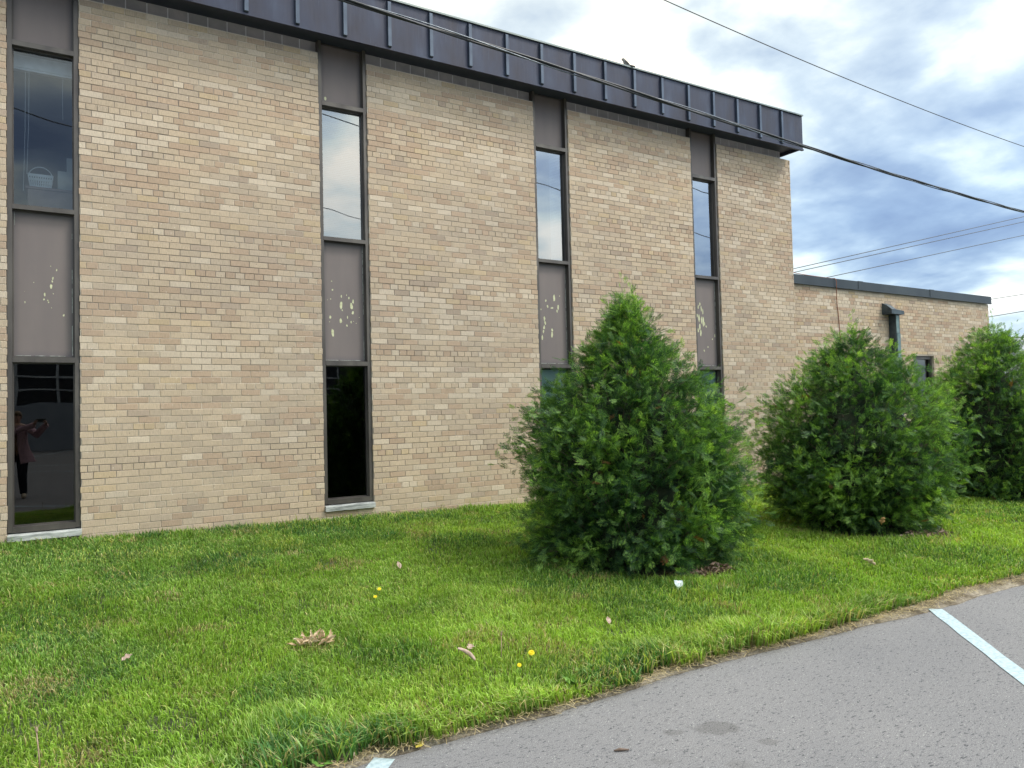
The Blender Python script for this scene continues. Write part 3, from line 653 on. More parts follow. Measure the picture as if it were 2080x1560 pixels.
def shrub(cx, cy, H, prof, seed, nb, ns, label, leader=3, size=1.0, skew=(0, 0)):
    r = np.random.default_rng(seed); z0 = float(lawn_z(cx, cy))
    root = empty('evergreen_shrub', (cx, cy, z0)); tag(root, label, 'shrub', 'rounded evergreen shrubs along the lawn')
    tt = np.array([p[0] for p in prof]); rr = np.array([p[1] for p in prof])
    def rad(t, th): 
        return np.interp(t, tt, rr) * (1 + .20 * (vnoise(th * 2.2 + 40, t * 5, seed) - .5) + .16 * (vnoise(th * 6 + 90, t * 13, seed + 4) - .5) + skew[0] * np.cos(th - skew[1]))
    # branchlets
    u = r.random(nb * 3); wgt = np.interp(u, tt, rr) + .30; keep = r.random(nb * 3) < wgt / wgt.max(); t = u[keep][:nb]; nb = len(t)
    th = r.random(nb) * 2 * np.pi; R0 = rad(t, th) * r.uniform(.86, 1.05, nb)
    R0 = np.where(r.random(nb) < .05, R0 * 1.09, R0)
    tip = np.stack([R0 * np.cos(th), R0 * np.sin(th), .04 + t * H * .965], 1)
    org = np.stack([R0 * 0.15 * np.cos(th), R0 * .15 * np.sin(th), np.maximum(.05, tip[:, 2] - R0 * r.uniform(.35, .9, nb))], 1)
    Vs = []; Qs = []; Ts = []; base = 0
    P = []; D = []; SZ = []; TN = []; U = []
    for k in range(ns):
        f = 1 - (k / ns) * .5 + r.normal(0, .03, nb); p = org + (tip - org) * f[:, None] + r.normal(0, .035 * size + .025, (nb, 3))
        d = (tip - org); d /= np.linalg.norm(d, axis=1)[:, None]
        out = np.stack([np.cos(th), np.sin(th), np.zeros(nb)], 1)
        d = d * .55 + out * .28 + r.normal(0, .58, (nb, 3)) + np.array([0, 0, .30]) * (t[:, None] * 1.6 - .75)
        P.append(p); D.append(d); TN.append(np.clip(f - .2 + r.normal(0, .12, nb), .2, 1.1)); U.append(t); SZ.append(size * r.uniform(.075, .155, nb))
    # leaders at the top
    for k in range(leader):
        a = r.uniform(0, 6.28); off = np.array([r.uniform(.02, .26) * math.cos(a), r.uniform(.02, .26) * math.sin(a)]) * (.3 if k < 2 else 1)
        hh = H * r.uniform(.86, 1.02) if k > 2 else H * (1.10 - .04 * k)
        for q in range(17):
            f = q / 16; z = H * .78 + (hh - H * .78) * f
            P.append(np.array([[off[0] * f * 1.3 + r.normal(0, .012), off[1] * f * 1.3 + r.normal(0, .012), z]])); a2 = r.uniform(0, 6.28); s_ = .62 * (1 - f * .4)
            D.append(np.array([[s_ * math.cos(a2), s_ * math.sin(a2), 1.0]])); TN.append(np.array([.95])); U.append(np.array([.95])); SZ.append(np.array([r.uniform(.08, .13) * (1 - .25 * f)]))
    P = np.concatenate(P); D = np.concatenate(D); TN = np.concatenate(TN); SZ = np.concatenate(SZ); U = np.concatenate(U)
    ok = P[:, 2] > .02; P, D, TN, SZ, U = P[ok], D[ok], TN[ok], SZ[ok], U[ok]; n = len(P)
    D /= np.linalg.norm(D, axis=1)[:, None]
    A = np.cross(D, np.array([0, 0, 1.0]) + r.normal(0, .45, (n, 3))); A /= np.linalg.norm(A, axis=1)[:, None]; C = np.cross(A, D)
    # sprays of arborvitae stand in upright planes: turn the flat side half way to the vertical
    ph = r.uniform(-1.3, 1.3, n); A2 = A * np.cos(ph)[:, None] + C * np.sin(ph)[:, None]; C2 = np.cross(A2, D)
    pick = r.integers(0, len(TPL), n)
    clump = vnoise(P[:, 0] * 4 + 50, P[:, 2] * 4 + P[:, 1] * 3, seed)
    for ti, (TV, TQ, TT) in enumerate(TPL):
        I = np.where(pick == ti)[0]
        if not len(I): continue
        X = TV[None, :, 0:1] * .80; Z = TV[None, :, 2:3]
        bend = (Z ** 2) * r.uniform(-.28, .34, (len(I), 1, 1)) + (X ** 2) * r.uniform(-.5, .5, (len(I), 1, 1))
        s_ = SZ[I][:, None, None]
        W3 = P[I][:, None, :] + s_ * (X * A2[I][:, None, :] + Z * D[I][:, None, :] + bend * C2[I][:, None, :])
        m_ = len(TV)
        Q = TQ[None] + (base + np.arange(len(I)) * m_)[:, None, None]
        dark = np.array([.028, .078, .034]); mid = np.array([.150, .300, .062]); lit = np.array([.46, .66, .13])  # young tips yellower; inward darkening and lit outer tips put into the tint
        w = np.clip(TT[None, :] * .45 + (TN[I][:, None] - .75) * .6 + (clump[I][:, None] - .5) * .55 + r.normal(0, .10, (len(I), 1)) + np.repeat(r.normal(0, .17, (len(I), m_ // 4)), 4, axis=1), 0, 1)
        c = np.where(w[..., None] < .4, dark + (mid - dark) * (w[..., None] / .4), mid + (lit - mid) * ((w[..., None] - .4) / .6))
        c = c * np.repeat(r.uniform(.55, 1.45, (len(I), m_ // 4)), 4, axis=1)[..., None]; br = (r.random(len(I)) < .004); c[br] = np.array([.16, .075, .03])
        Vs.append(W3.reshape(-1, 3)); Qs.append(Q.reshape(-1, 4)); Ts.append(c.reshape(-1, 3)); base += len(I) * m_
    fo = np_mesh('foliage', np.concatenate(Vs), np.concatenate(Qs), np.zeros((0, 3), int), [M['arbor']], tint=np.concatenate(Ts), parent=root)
    # twigs and trunk
    mb = MB(); mb.tube([(0, 0, -.05), (.01, 0, .4), (.02, .01, H * .55), (0, 0, H * .9)], [.05, .042, .028, .006], 8)
    for k in range(6): 
        a = k * 1.05 + .3; mb.tube([(0, 0, .05 + .05 * k), (.18 * math.cos(a), .18 * math.sin(a), .35 + .1 * k), (.42 * math.cos(a), .42 * math.sin(a), H * .5 + .06 * k)], [.03, .022, .008], 6)
    mb.build('trunk', M['bark'], root, smooth=True).location = (0, 0, 0)
    mb = MB()
    for k in range(min(nb, 380)):
        o_, t_ = Vector(org[k]), Vector(org[k] + (tip[k] - org[k]) * .93); md = (o_ + t_) / 2 + Vector(r.normal(0, .03, 3)); mb.tube([o_, md, t_], [.008, .005, .002], 4, cap=False)
    tw = mb.build('twigs', M['bark'], root); tw.location = (0, 0, 0); tw['kind'] = 'stuff'
    # dead inner growth as one dark solid, the shade inside put into its colour
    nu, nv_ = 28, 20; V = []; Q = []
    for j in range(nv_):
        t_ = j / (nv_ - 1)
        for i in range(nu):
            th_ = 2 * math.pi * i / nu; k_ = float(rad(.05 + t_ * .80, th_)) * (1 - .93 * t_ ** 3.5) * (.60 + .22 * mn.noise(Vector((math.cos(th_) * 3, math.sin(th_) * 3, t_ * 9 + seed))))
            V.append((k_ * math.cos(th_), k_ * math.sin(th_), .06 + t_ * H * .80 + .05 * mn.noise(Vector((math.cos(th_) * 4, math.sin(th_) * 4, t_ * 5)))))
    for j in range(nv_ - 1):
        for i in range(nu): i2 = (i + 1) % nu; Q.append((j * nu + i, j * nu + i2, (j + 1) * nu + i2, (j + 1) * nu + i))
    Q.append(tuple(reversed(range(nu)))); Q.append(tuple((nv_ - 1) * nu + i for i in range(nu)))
    mb = MB(); mb.add(V, Q); mb.build('inner_shade_core', M['shadecore'], root).location = (0, 0, 0)
    return root
PR1 = [(0, .82), (.06, .93), (.16, 1.00), (.28, 1.00), (.42, .97), (.55, .89), (.66, .76), (.74, .61), (.81, .41), (.87, .22), (.93, .09), (1, .03)]
PR2 = [(0, .70), (.08, .86), (.2, .98), (.35, 1.05), (.5, 1.01), (.63, .92), (.74, .76), (.83, .54), (.9, .31), (.96, .13), (1, .04)]
PR3 = [(0, .84), (.1, .96), (.25, 1.0), (.4, .98), (.55, .90), (.68, .76), (.78, .56), (.86, .42), (.93, .22), (1, .05)]
shrub(4.60, -3.22, 2.34, PR1, 5, 760, 25, 'nearest evergreen shrub with loose pointed top in front of the third and fourth window strips', leader=9)
shrub(7.92, -3.30, 2.20, PR2, 9, 700, 24, 'broad dense evergreen shrub in the middle between the nearest and the cut off one', leader=6, size=1.0)
shrub(11.95, -2.9, 2.5, PR3, 14, 620, 20, 'evergreen shrub farthest to the right, cut off by the photo edge', leader=4, size=1.05)
SHR = [(4.60, -3.22, .70), (7.92, -3.30, .70), (11.95, -2.9, .75)]

# ------------------------------------------------------------------ grass
def make_grass():
    r = np.random.default_rng(21); NC = 1750000
    X = r.uniform(-3.2, 24, NC); Y = r.uniform(-5.45, .38, NC)
    d = np.hypot(X, Y + 8.52); keep = r.random(NC) < np.clip((5.0 / d) ** 1.45, .05, 1)
    ye = inner(X); nn = fbm(X * 3.1, Y * 3.1, 77); edge_j = ye - .13 + .15 * nn + .07 * vnoise(X * 16, Y * 16, 6)
    keep &= Y > edge_j
    keep &= ~((Y > -.015) & (X < 11.33))
    for (sx, sy, sr) in SHR: keep &= np.hypot(X - sx, Y - sy) > sr * (.8 + .5 * vnoise(X * 3, Y * 3, 8))
    for (mx, my, mr) in ((4.72, -4.04, .15), (7.9, -4.22, .2), (11.2, -3.9, .25)): keep &= ~((np.hypot((X - mx) * .7, Y - my) < mr) & (r.random(NC) < .85))
    bare = fbm(X * 1.9, Y * 1.9, 31); keep &= ~((bare < .27) & (r.random(NC) < .5))
    X, Y, d, nn = X[keep], Y[keep], d[keep], nn[keep]; n = len(X)
    ye = inner(X); de = np.clip(Y - ye, 0, 3)
    lum = fbm(X * .8, Y * .8, 55); tuft = fbm(X * 2.3 + 9, Y * 2.3, 12)
    h = .040 + .022 * lum + .05 * np.clip(tuft - .56, 0, 1) * 4 * .5
    et = np.clip(1 - de / .28, 0, 1); h += et * .075 * np.clip(fbm(X * 3.3, Y * 2, 91) * 2.4 - .75, 0, 1)
    h += .035 * np.clip(1 - (-Y) / .5, 0, 1) * (X < 11.3)
    for (sx, sy, sr) in SHR: h += .015 * np.clip(1 - abs(np.hypot(X - sx, Y - sy) - 1.1) / .4, 0, 1)
    for (tx, ty, tr, th_) in ((.94, -5.05, .30, .09), (1.41, -5.30, .22, .07), (.45, -5.3, .25, .06), (2.9, -5.25, .2, .05), (5.0, -5.3, .3, .06), (3.7, -5.25, .3, .05)):
        h += th_ * np.clip(1 - np.hypot(X - tx, Y - ty) / tr, 0, 1)
    h *= r.uniform(.55, 1.3, n); h = np.clip(h, .02, .22)
    long = r.random(n) < .006; h = np.where(long, h * 1.5 + .02, h)
    w = (.0022 + .0020 * r.random(n) ** 2) * np.clip(d / 5.5, 1, 3.2) * (1 + .35 * et)
    a = r.uniform(0, 2 * np.pi, n); lean = np.abs(r.normal(0, .36, n)) + .10 + .12 * et
    pa = fbm(X * 1.2 + 30, Y * 1.2, 63) * 7   # patches of grass combed one way
    la = np.where(r.random(n) < .38, pa, r.uniform(0, 2 * np.pi, n))
    lx, ly = np.cos(la) * lean, np.sin(la) * lean
    wx, wy = np.cos(a) * w, np.sin(a) * w
    Z = lawn_z(X, Y)
    V = np.zeros((n, 5, 3))
    V[:, 0] = np.stack([X - wx, Y - wy, Z], 1); V[:, 1] = np.stack([X + wx, Y + wy, Z], 1)
    mx_, my_ = X + lx * h * .35, Y + ly * h * .35; mz = Z + h * .6
    V[:, 2] = np.stack([mx_ + wx * .8, my_ + wy * .8, mz], 1); V[:, 3] = np.stack([mx_ - wx * .8, my_ - wy * .8, mz], 1)
    V[:, 4] = np.stack([X + lx * h * 1.15, Y + ly * h * 1.15, Z + h * (1 - np.clip(lean * .45, 0, .5))], 1)
    b = np.arange(n) * 5
    Q = np.stack([b, b + 1, b + 2, b + 3], 1); T = np.stack([b + 3, b + 2, b + 4], 1)
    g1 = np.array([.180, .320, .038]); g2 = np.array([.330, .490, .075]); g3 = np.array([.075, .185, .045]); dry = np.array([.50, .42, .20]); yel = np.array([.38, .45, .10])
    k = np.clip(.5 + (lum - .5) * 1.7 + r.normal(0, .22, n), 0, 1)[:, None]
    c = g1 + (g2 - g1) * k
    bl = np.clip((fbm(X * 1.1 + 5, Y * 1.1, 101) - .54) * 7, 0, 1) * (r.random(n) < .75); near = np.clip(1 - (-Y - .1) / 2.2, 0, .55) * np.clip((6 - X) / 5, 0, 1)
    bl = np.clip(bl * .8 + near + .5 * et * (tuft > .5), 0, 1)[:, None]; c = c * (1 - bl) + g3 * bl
    yb = (r.random(n) < np.clip((fbm(X * 2 + 15, Y * 2, 201) - .5) * 1.1, 0, .35) + .05)[:, None]; c = np.where(yb, yel, c)
    dp = np.clip((fbm(X * 2.7, Y * 2.7, 301) - .64) * 3, 0, .35) + .02 + .16 * et
    for (bx, by, br_) in ((1.93, -1.56, .16), (-.05, -3.9, .3), (1.37, -4.02, .2), (.15, -4.85, .2)): dp = dp + .6 * np.clip(1 - np.hypot(X - bx, Y - by) / br_, 0, 1)
    c = np.where((r.random(n) < dp)[:, None], dry * r.uniform(.5, 1.1, (n, 1)), c)
    c = c * r.uniform(.55, 1.42, (n, 1)) * (.80 + .45 * fbm(X * 4.5, Y * 4.5, 401))[:, None]
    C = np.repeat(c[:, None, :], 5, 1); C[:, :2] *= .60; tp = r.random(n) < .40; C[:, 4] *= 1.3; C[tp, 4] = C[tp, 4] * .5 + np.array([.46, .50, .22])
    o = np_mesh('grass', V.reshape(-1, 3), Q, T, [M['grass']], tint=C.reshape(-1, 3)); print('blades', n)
    tag(o, 'bright green lawn grass between the brick building and the asphalt', 'grass', kind='stuff')
make_grass()

# dry straw along the edge
def make_straw():
    r = np.random.default_rng(8); n = 15000
    X = r.uniform(-1.5, 14, n); Y = inner(X) + r.normal(-.02, .05, n); ok = Y > edge_y(X) - .03; X, Y = X[ok], Y[ok]
    xs2 = np.concatenate([r.normal(cx, .22, 700) for cx, cy in ((4.55, -3.95), (7.8, -4.15), (11.3, -3.9))]); ys2 = np.concatenate([r.normal(cy, .10, 700) for cx, cy in ((4.55, -3.95), (7.8, -4.15), (11.3, -3.9))])
    X = np.concatenate([X, xs2]); Y = np.concatenate([Y, ys2]); n = len(X)
    Z = np.where(Y < inner(X) + .03, .018, lawn_z(X, Y)) + r.uniform(.004, .022, n)
    L = r.uniform(.012, .07, n); a = r.uniform(0, 2 * np.pi, n); w = r.uniform(.0007, .0022, n); tz = r.normal(0, .12, n) * L
    dx, dy = np.cos(a) * L, np.sin(a) * L; nx, ny = -np.sin(a) * w, np.cos(a) * w
    V = np.stack([np.stack([X - nx, Y - ny, Z], 1), np.stack([X + nx, Y + ny, Z], 1), np.stack([X + dx + nx, Y + dy + ny, Z + tz], 1), np.stack([X + dx - nx, Y + dy - ny, Z + tz], 1)], 1)
    b = np.arange(n) * 4; Q = np.stack([b, b + 1, b + 2, b + 3], 1)
    c = np.array([.60, .50, .33]) * r.uniform(.25, 1.25, (n, 1)) * np.array([1, .97, .92]); C = np.repeat(c[:, None], 4, 1)
    tag(np_mesh('dry_straw', V.reshape(-1, 3), Q, np.zeros((0, 3), int), [M['grass']], tint=C.reshape(-1, 3)), 'dry straw and clippings along the asphalt edge and under the shrubs', 'straw', kind='stuff')
make_straw()

# ------------------------------------------------------------------ litter on the lawn
def leaf_material(n, c1, c2): return noise_mat(n, c1, c2, 45, .8, bump=.4, bscale=90)
M['tan'] = leaf_material('tan_dead_leaf', (.52, .38, .23), (.78, .62, .42)); M['brown'] = leaf_material('brown_dead_leaf', (.17, .115, .07), (.32, .23, .15))
M['pink'] = leaf_material('pinkish_dead_leaf', (.30, .20, .15), (.48, .36, .29)); M['orange'] = leaf_material('orange_leaf', (.42, .22, .08), (.58, .33, .15))
M['yellow'] = leaf_material('yellow_leaf', (.60, .48, .07), (.75, .62, .15)); M['green'] = leaf_material('broad_green_leaf', (.07, .17, .02), (.16, .32, .05))
M['petal'] = leaf_material('dandelion_petal', (.78, .60, .01), (.88, .72, .03)); M['stalk'] = leaf_material('dry_stalk', (.30, .20, .13), (.42, .31, .22)); M['gstem'] = leaf_material('green_stem', (.12, .22, .05), (.18, .3, .08))
def gz(x, y): return float(lawn_z(x, y)) if y > float(inner(x)) else .018
def leafmesh(mb, loc, L, W_, yaw, pitch, roll, lobes=0, curl=.3, mi=0, seed=1):
    r = random.Random(seed); n = 9; rows = []
    Rm = Matrix.Rotation(yaw, 3, 'Z') @ Matrix.Rotation(pitch, 3, 'Y') @ Matrix.Rotation(roll, 3, 'X'); vs = []; fs = []
    for i in range(n):
        t = i / (n - 1); w = W_ * math.sin(math.pi * min(1, max(.02, t)) ** .8) * .5
        if lobes: w *= (1 + .45 * math.sin(t * lobes * 2 * math.pi) + r.uniform(-.15, .15))
        w = max(w, .0012)
        for s in (-1, -.5, 0, .5, 1):
            p = Vector((t * L, s * w, curl * L * (.25 * (s * s) - .5 * (t - .5) ** 2 * (1 + r.uniform(-.2, .2)))))
            vs.append(tuple(Vector(loc) + Rm @ p))
    for i in range(n - 1):
        for k in range(4): a = i * 5 + k; fs.append((a, a + 1, a + 6, a + 5))
    mb.add(vs, fs, mi)
def one_leaf(x, y, L, W_, yaw, pitch, roll, mt, label, group='dead leaves lying in the lawn', lobes=0, z=None, curl=.5, seed=1):
    z = gz(x, y) + .045 if z is None else z
    mb = MB(); leafmesh(mb, (x, y, z), L, W_, yaw, pitch, roll, lobes, curl, 0, seed)
    o = mb.build('dead_leaf', mt, None, smooth=True, origin=(x, y, z)); sm = o.modifiers.new('s', 'SOLIDIFY'); sm.thickness = .0008
    return tag(o, label, 'leaf', group)
one_leaf(2.05, -4.79, .12, .032, 2.5, -.6, 1.1, M['pink'], 'long pinkish brown leaf standing in the grass left of the dandelions', seed=2)
one_leaf(2.10, -4.62, .05, .04, .6, -.3, .3, M['pink'], 'small curled pale leaf just above the long pinkish leaf', lobes=2, seed=3)
one_leaf(2.53, -2.63, .07, .05, 1.6, -.9, .3, M['pink'], 'small upright tan leaf in mid lawn toward the second window strip', seed=4)
one_leaf(.36, -3.77, .06, .04, .2, -.4, .3, M['pink'], 'small pale brown leaf alone on the left side of the lawn', lobes=2, seed=5)
one_leaf(3.09, -4.70, .06, .035, 1.1, -.6, .3, M['pink'], 'small curled leaf in the grass below the nearest shrub', seed=6)
one_leaf(6.06, -4.67, .11, .06, 2.4, -.5, .7, M['tan'], 'pale tan leaf in the grass in front of the middle shrub', lobes=3, seed=7)
one_leaf(3.00, -5.36, .13, .09, .6, -.25, .2, M['brown'], 'lobed brown leaf lying where the grass meets the asphalt', lobes=3, z=.03, seed=8)
one_leaf(3.55, -5.40, .10, .05, 2.6, -.15, .3, M['brown'], 'dark curled leaf on the asphalt edge below the paper scrap', lobes=3, z=.02, seed=18)
one_leaf(1.39, -5.43, .055, .035, .5, -.12, .1, M['yellow'], 'small yellow leaf on the asphalt edge near the lower stripe', z=.010, curl=.2, seed=9)
one_leaf(7.20, -4.06, .09, .05, 1.3, 1.1, .3, M['orange'], 'orange leaf caught low in the front of the middle shrub', lobes=2, z=.31, seed=10, group=None)
one_leaf(8.82, -3.72, .10, .09, .2, .4, 1.1, M['orange'], 'orange leaf caught on the right flank of the middle shrub', lobes=2, z=.40, seed=11, group=None)
# pile of husks
pile = empty('leaf_pile', (1.37, -4.02, gz(1.37, -4.02))); tag(pile, 'clump of curled tan dead leaves lying on the lawn', 'leaf pile')
rp_ = random.Random(4); mb = MB()
for k in range(60):
    a = rp_.uniform(0, 6.28); rr = .10 * math.sqrt(rp_.random()); x = 1.37 + rr * math.cos(a) * 1.15; y = -4.02 + rr * math.sin(a) * .6
    leafmesh(mb, (x, y, gz(1.37, -4.02) + .035 + .05 * (1 - rr / .13) * rp_.random()), rp_.uniform(.03, .065), rp_.uniform(.008, .018), a + rp_.uniform(-1.6, 1.6), -rp_.uniform(.0, .9), rp_.uniform(-1, 1), 0, .7, 0, k)
mb.build('leaves', M['tan'], pile, smooth=True)
# mulch heaps under shrubs
for (x, y, rx_, ry_, lab) in ((4.72, -4.02, .26, .10, 'brown leaf litter on the ground under the nearest shrub'), (7.80, -4.13, .42, .13, 'brown leaf litter on the ground under the middle shrub'), (11.2, -4.0, .5, .12, 'brown leaf litter under the shrub cut off at the right')):
    mb = MB()
    for k in range(130):
        a = rp_.uniform(0, 6.28); q_ = math.sqrt(rp_.random()); X = x + rx_ * q_ * math.cos(a); Y = y + ry_ * q_ * math.sin(a)
        leafmesh(mb, (X, Y, gz(X, Y) + rp_.uniform(.01, .05)), rp_.uniform(.03, .08), rp_.uniform(.01, .03), rp_.uniform(0, 6.28), rp_.uniform(-.5, .4), rp_.uniform(-1, 1), 0, .6, rp_.choice((0, 0, 1)), k)
    o = mb.build('leaf_litter', [M['brown'], M['pink']], None, smooth=True, origin=(x, y, gz(x, y))); tag(o, lab, 'leaf litter', 'leaf litter under the shrubs')
# paper scrap
M['paper'] = noise_mat('white_paper', (.55, .62, .66), (.70, .77, .80), 12, .7)
mb = MB(); px0, py0 = 4.14, -4.29; vs = []; fs = []
for i in range(5):
    for k in range(4): vs.append((px0 + i * .022 - .04, py0 + .006 * math.sin(i * 1.7 + k) + k * .012, gz(px0, py0) + .022 + k * .021 - i * .004 + .003 * math.sin(i * 2.2)))
for i in range(4):
    for k in range(3): a = i * 4 + k; fs.append((a, a + 4, a + 5, a + 1))
mb.add(vs, fs); o = mb.build('paper_scrap', M['paper'], None, smooth=False, origin=(px0, py0, gz(px0, py0))); sm = o.modifiers.new('s', 'SOLIDIFY'); sm.thickness = .0008
tag(o, 'crumpled white paper scrap in the grass under the nearest shrub', 'paper')
# dandelions
def dandelion(x, y, h, r0, label, lx=0, ly=0):
    z = gz(x, y); root = empty('dandelion', (x, y, z)); tag(root, label, 'flower', 'yellow dandelions in the lawn')
    mb = MB(); mb.tube([(x, y, z), (x + lx * .5, y + ly * .5, z + h * .6), (x + lx, y + ly, z + h)], .0022, 5); mb.build('stem', M['gstem'], root)
    mb = MB(); c = Vector((x + lx, y + ly, z + h)); rd = random.Random(int(x * 100)); tilt = Vector((-.25, -.6, .75)).normalized(); q = tilt.to_track_quat('Z', 'Y')
    for ring, nn_ in ((1.0, 18), (.75, 14), (.45, 9)):
        for k in range(nn_):
            a = 2 * math.pi * k / nn_ + ring * 2; R1 = r0 * ring * rd.uniform(.88, 1.08); wd = .0022
            d = Vector((math.cos(a), math.sin(a), 0)); n_ = Vector((-d.y, d.x, 0)); up_ = Vector((0, 0, (1.15 - ring) * r0 * .6))
            mb.add([c + q @ (-n_ * wd * .4), c + q @ (n_ * wd * .4), c + q @ (d * R1 + n_ * wd + up_), c + q @ (d * R1 - n_ * wd + up_)], [(0, 1, 2, 3)])
    mb.build('flower_head', M['petal'], root)
dandelion(2.11, -3.22, .065, .013, 'upper dandelion of the pair in mid lawn', .0)
dandelion(2.00, -3.39, .06, .013, 'lower dandelion of the pair in mid lawn', .01)
dandelion(2.30, -4.96, .09, .017, 'large dandelion near the asphalt edge below the nearest shrub', .01, -.01)
dandelion(2.20, -5.03, .065, .012, 'smaller dandelion just left of the large one near the asphalt edge', -.01)
def stalk(x, y, h, lx, label):
    z = gz(x, y); root = empty('dry_stalk', (x, y, z)); tag(root, label, 'stalk', 'dry seed stalks in the lawn')
    mb = MB(); mb.tube([(x, y, z), (x + lx * .4, y, z + h * .5), (x + lx, y, z + h)], [.0035, .003, .0022], 6); mb.build('stem', M['stalk'], root, smooth=True)
    mb = MB(); c = Vector((x + lx, y, z + h)); mb.tube([c, c + Vector((0, 0, .008)), c + Vector((0, 0, .016)), c + Vector((0, 0, .022))], [.003, .006, .005, .002], 8)
    for k in range(7): a = k * .9; mb.tube([c + Vector((0, 0, .012)), c + Vector((.012 * math.cos(a), .012 * math.sin(a), .03))], [.0012, .0006], 4)
    mb.build('seed_head', M['stalk'], root)
stalk(-.02, -4.85, .17, -.012, 'dry brown stalk at the bottom left corner of the lawn')
stalk(2.22, -4.79, .15, .004, 'dry brown stalk left of the large dandelion')
# broadleaf weeds
def weed(x, y, r0, n, label, seed, up_=.5, mt='green', size=.05):
    rd = random.Random(seed); z = gz(x, y); mb = MB()
    for k in range(n):
        a = 2 * math.pi * k / n + rd.uniform(-.3, .3); leafmesh(mb, (x + .01 * math.cos(a), y + .01 * math.sin(a), z + .015), r0 * rd.uniform(.7, 1.2), size * rd.uniform(.7, 1.1), a, -rd.uniform(.15, up_), rd.uniform(-.3, .3), 0, -.25, 0, k + seed)
    o = mb.build('weed_plant', M[mt], None, smooth=True, origin=(x, y, z)); tag(o, label, 'weed', 'weeds at the lawn edge')
weed(2.36, -5.33, .085, 8, 'bright broadleaf weed at the asphalt edge below the large dandelion', 3, .9, size=.045)
weed(4.55, -5.42, .075, 11, 'spiky weed on the sandy edge left of the long white stripe', 5, 1.1, size=.014)
weed(.98, -5.38, .05, 7, 'light green weed at the bottom edge beside the short stripe', 7, .7, size=.03)
weed(.45, -5.40, .07, 8, 'low broadleaf weed at the very bottom of the lawn', 8, .5, size=.035)
weed(.62, -5.36, .06, 8, 'second low weed at the very bottom, nearer the short stripe', 12, .9, size=.03)
# stone and stick
M['stone'] = noise_mat('pale_stone', (.30, .25, .17), (.48, .41, .29), 25, .9, bump=.6)
mb = MB(); rs = random.Random(3); vs = []; fs = []
for j in range(6):
    ph = math.pi * j / 5
    for i in range(10): th = 2 * math.pi * i / 10; k = 1 + .18 * mn.noise(Vector((math.cos(th) * 1.5, math.sin(th) * 1.5, ph))); vs.append((1.10 + .032 * k * math.sin(ph) * math.cos(th), -5.37 + .022 * k * math.sin(ph) * math.sin(th), .032 + .02 * k * math.cos(ph)))
for j in range(5):
    for i in range(10): i2 = (i + 1) % 10; fs.append((j * 10 + i, (j + 1) * 10 + i, (j + 1) * 10 + i2, j * 10 + i2))
mb.add(vs, fs); tag(mb.build('stone', M['stone'], None, smooth=True, origin=(1.1, -5.37, .02)), 'small pale stone at the asphalt edge above the short stripe', 'stone')
mb = MB(); mb.tube([(2.09, -5.945, .006), (2.115, -5.955, .009), (2.15, -5.975, .006)], [.003, .007, .003], 7); tag(mb.build('stick', M['bark'], None, smooth=True, origin=(2.12, -5.96, 0)), 'short dark stick lying on the asphalt', 'stick')

# ------------------------------------------------------------------ things behind the glass
M['white'] = noise_mat('white_plastic', (.62, .66, .68), (.75, .78, .80), 10, .5); M['blind'] = noise_mat('blind_slat', (.50, .55, .57), (.58, .63, .65), 3, .6)
M['furn'] = noise_mat('brown_cabinet', (.22, .15, .14), (.28, .20, .18), 6, .7); M['card'] = noise_mat('pale_box', (.45, .46, .42), (.55, .55, .50), 6, .8); M['cord'] = noise_mat('blind_cord', (.6, .62, .62), (.7, .72, .72), 20, .7)
cab_ = empty('cabinet', (.1, .5, 2.9)); tag(cab_, 'low brown cabinet behind the upper left window', 'cabinet')
mb = MB(); mb.box(-.14, .9, .30, .72, 2.9, 3.82); mb.build('body', M['furn'], cab_); mb = MB(); mb.box(-.16, .92, .285, .73, 3.821, 3.845); mb.build('top', M['furn'], cab_)
bas = empty('basket', (-.03, .45, 3.846)); tag(bas, 'white plastic basket with a handle behind the upper left window', 'basket')
mb = MB(); bx, by, bz = -.03, .45, 3.847
def bring(z, w, d): return [(bx - w, by - d, z), (bx + w, by - d, z), (bx + w, by + d, z), (bx - w, by + d, z)]
def bwall(n_, z0, z1, w0, w1):
    # slatted front with holes: vertical bars between two rims
    pass
for (z0, z1, w, d) in ((bz, bz + .035, .088, .06), (bz + .125, bz + .150, .108, .078)):
    A, B_ = bring(z0, w, d), bring(z1, w + .004, d + .004); C_, D_ = bring(z0, w - .004, d - .004), bring(z1, w - .002, d - .002); mb.add(A + B_ + C_ + D_, [(i, (i + 1) % 4, 4 + (i + 1) % 4, 4 + i) for i in range(4)] + [(8 + (i + 1) % 4, 8 + i, 12 + i, 12 + (i + 1) % 4) for i in range(4)] + [(4 + i, 4 + (i + 1) % 4, 12 + (i + 1) % 4, 12 + i) for i in range(4)])
for k in range(11):
    f = -1 + 2 * k / 10; wid = .0062
    for s in (-1, 1): mb.add([(bx + f * .085 - wid, by + s * .06, bz + .03), (bx + f * .085 + wid, by + s * .06, bz + .03), (bx + f * .104 + wid, by + s * .077, bz + .127), (bx + f * .104 - wid, by + s * .077, bz + .127)], [(0, 1, 2, 3)])
    for s in (-1, 1): mb.add([(bx + s * .088, by + f * .055 - .004, bz + .03), (bx + s * .088, by + f * .055 + .004, bz + .03), (bx + s * .107, by + f * .07 + .004, bz + .127), (bx + s * .107, by + f * .07 - .004, bz + .127)], [(0, 1, 2, 3)])
mb.add(bring(bz + .004, .086, .058), [(0, 1, 2, 3)])
for zq in (.06, .09): mb.tube([(bx - .095, by - .068, bz + zq), (bx + .095, by - .068, bz + zq)], .004, 5)
mb.build('body', M['white'], bas)
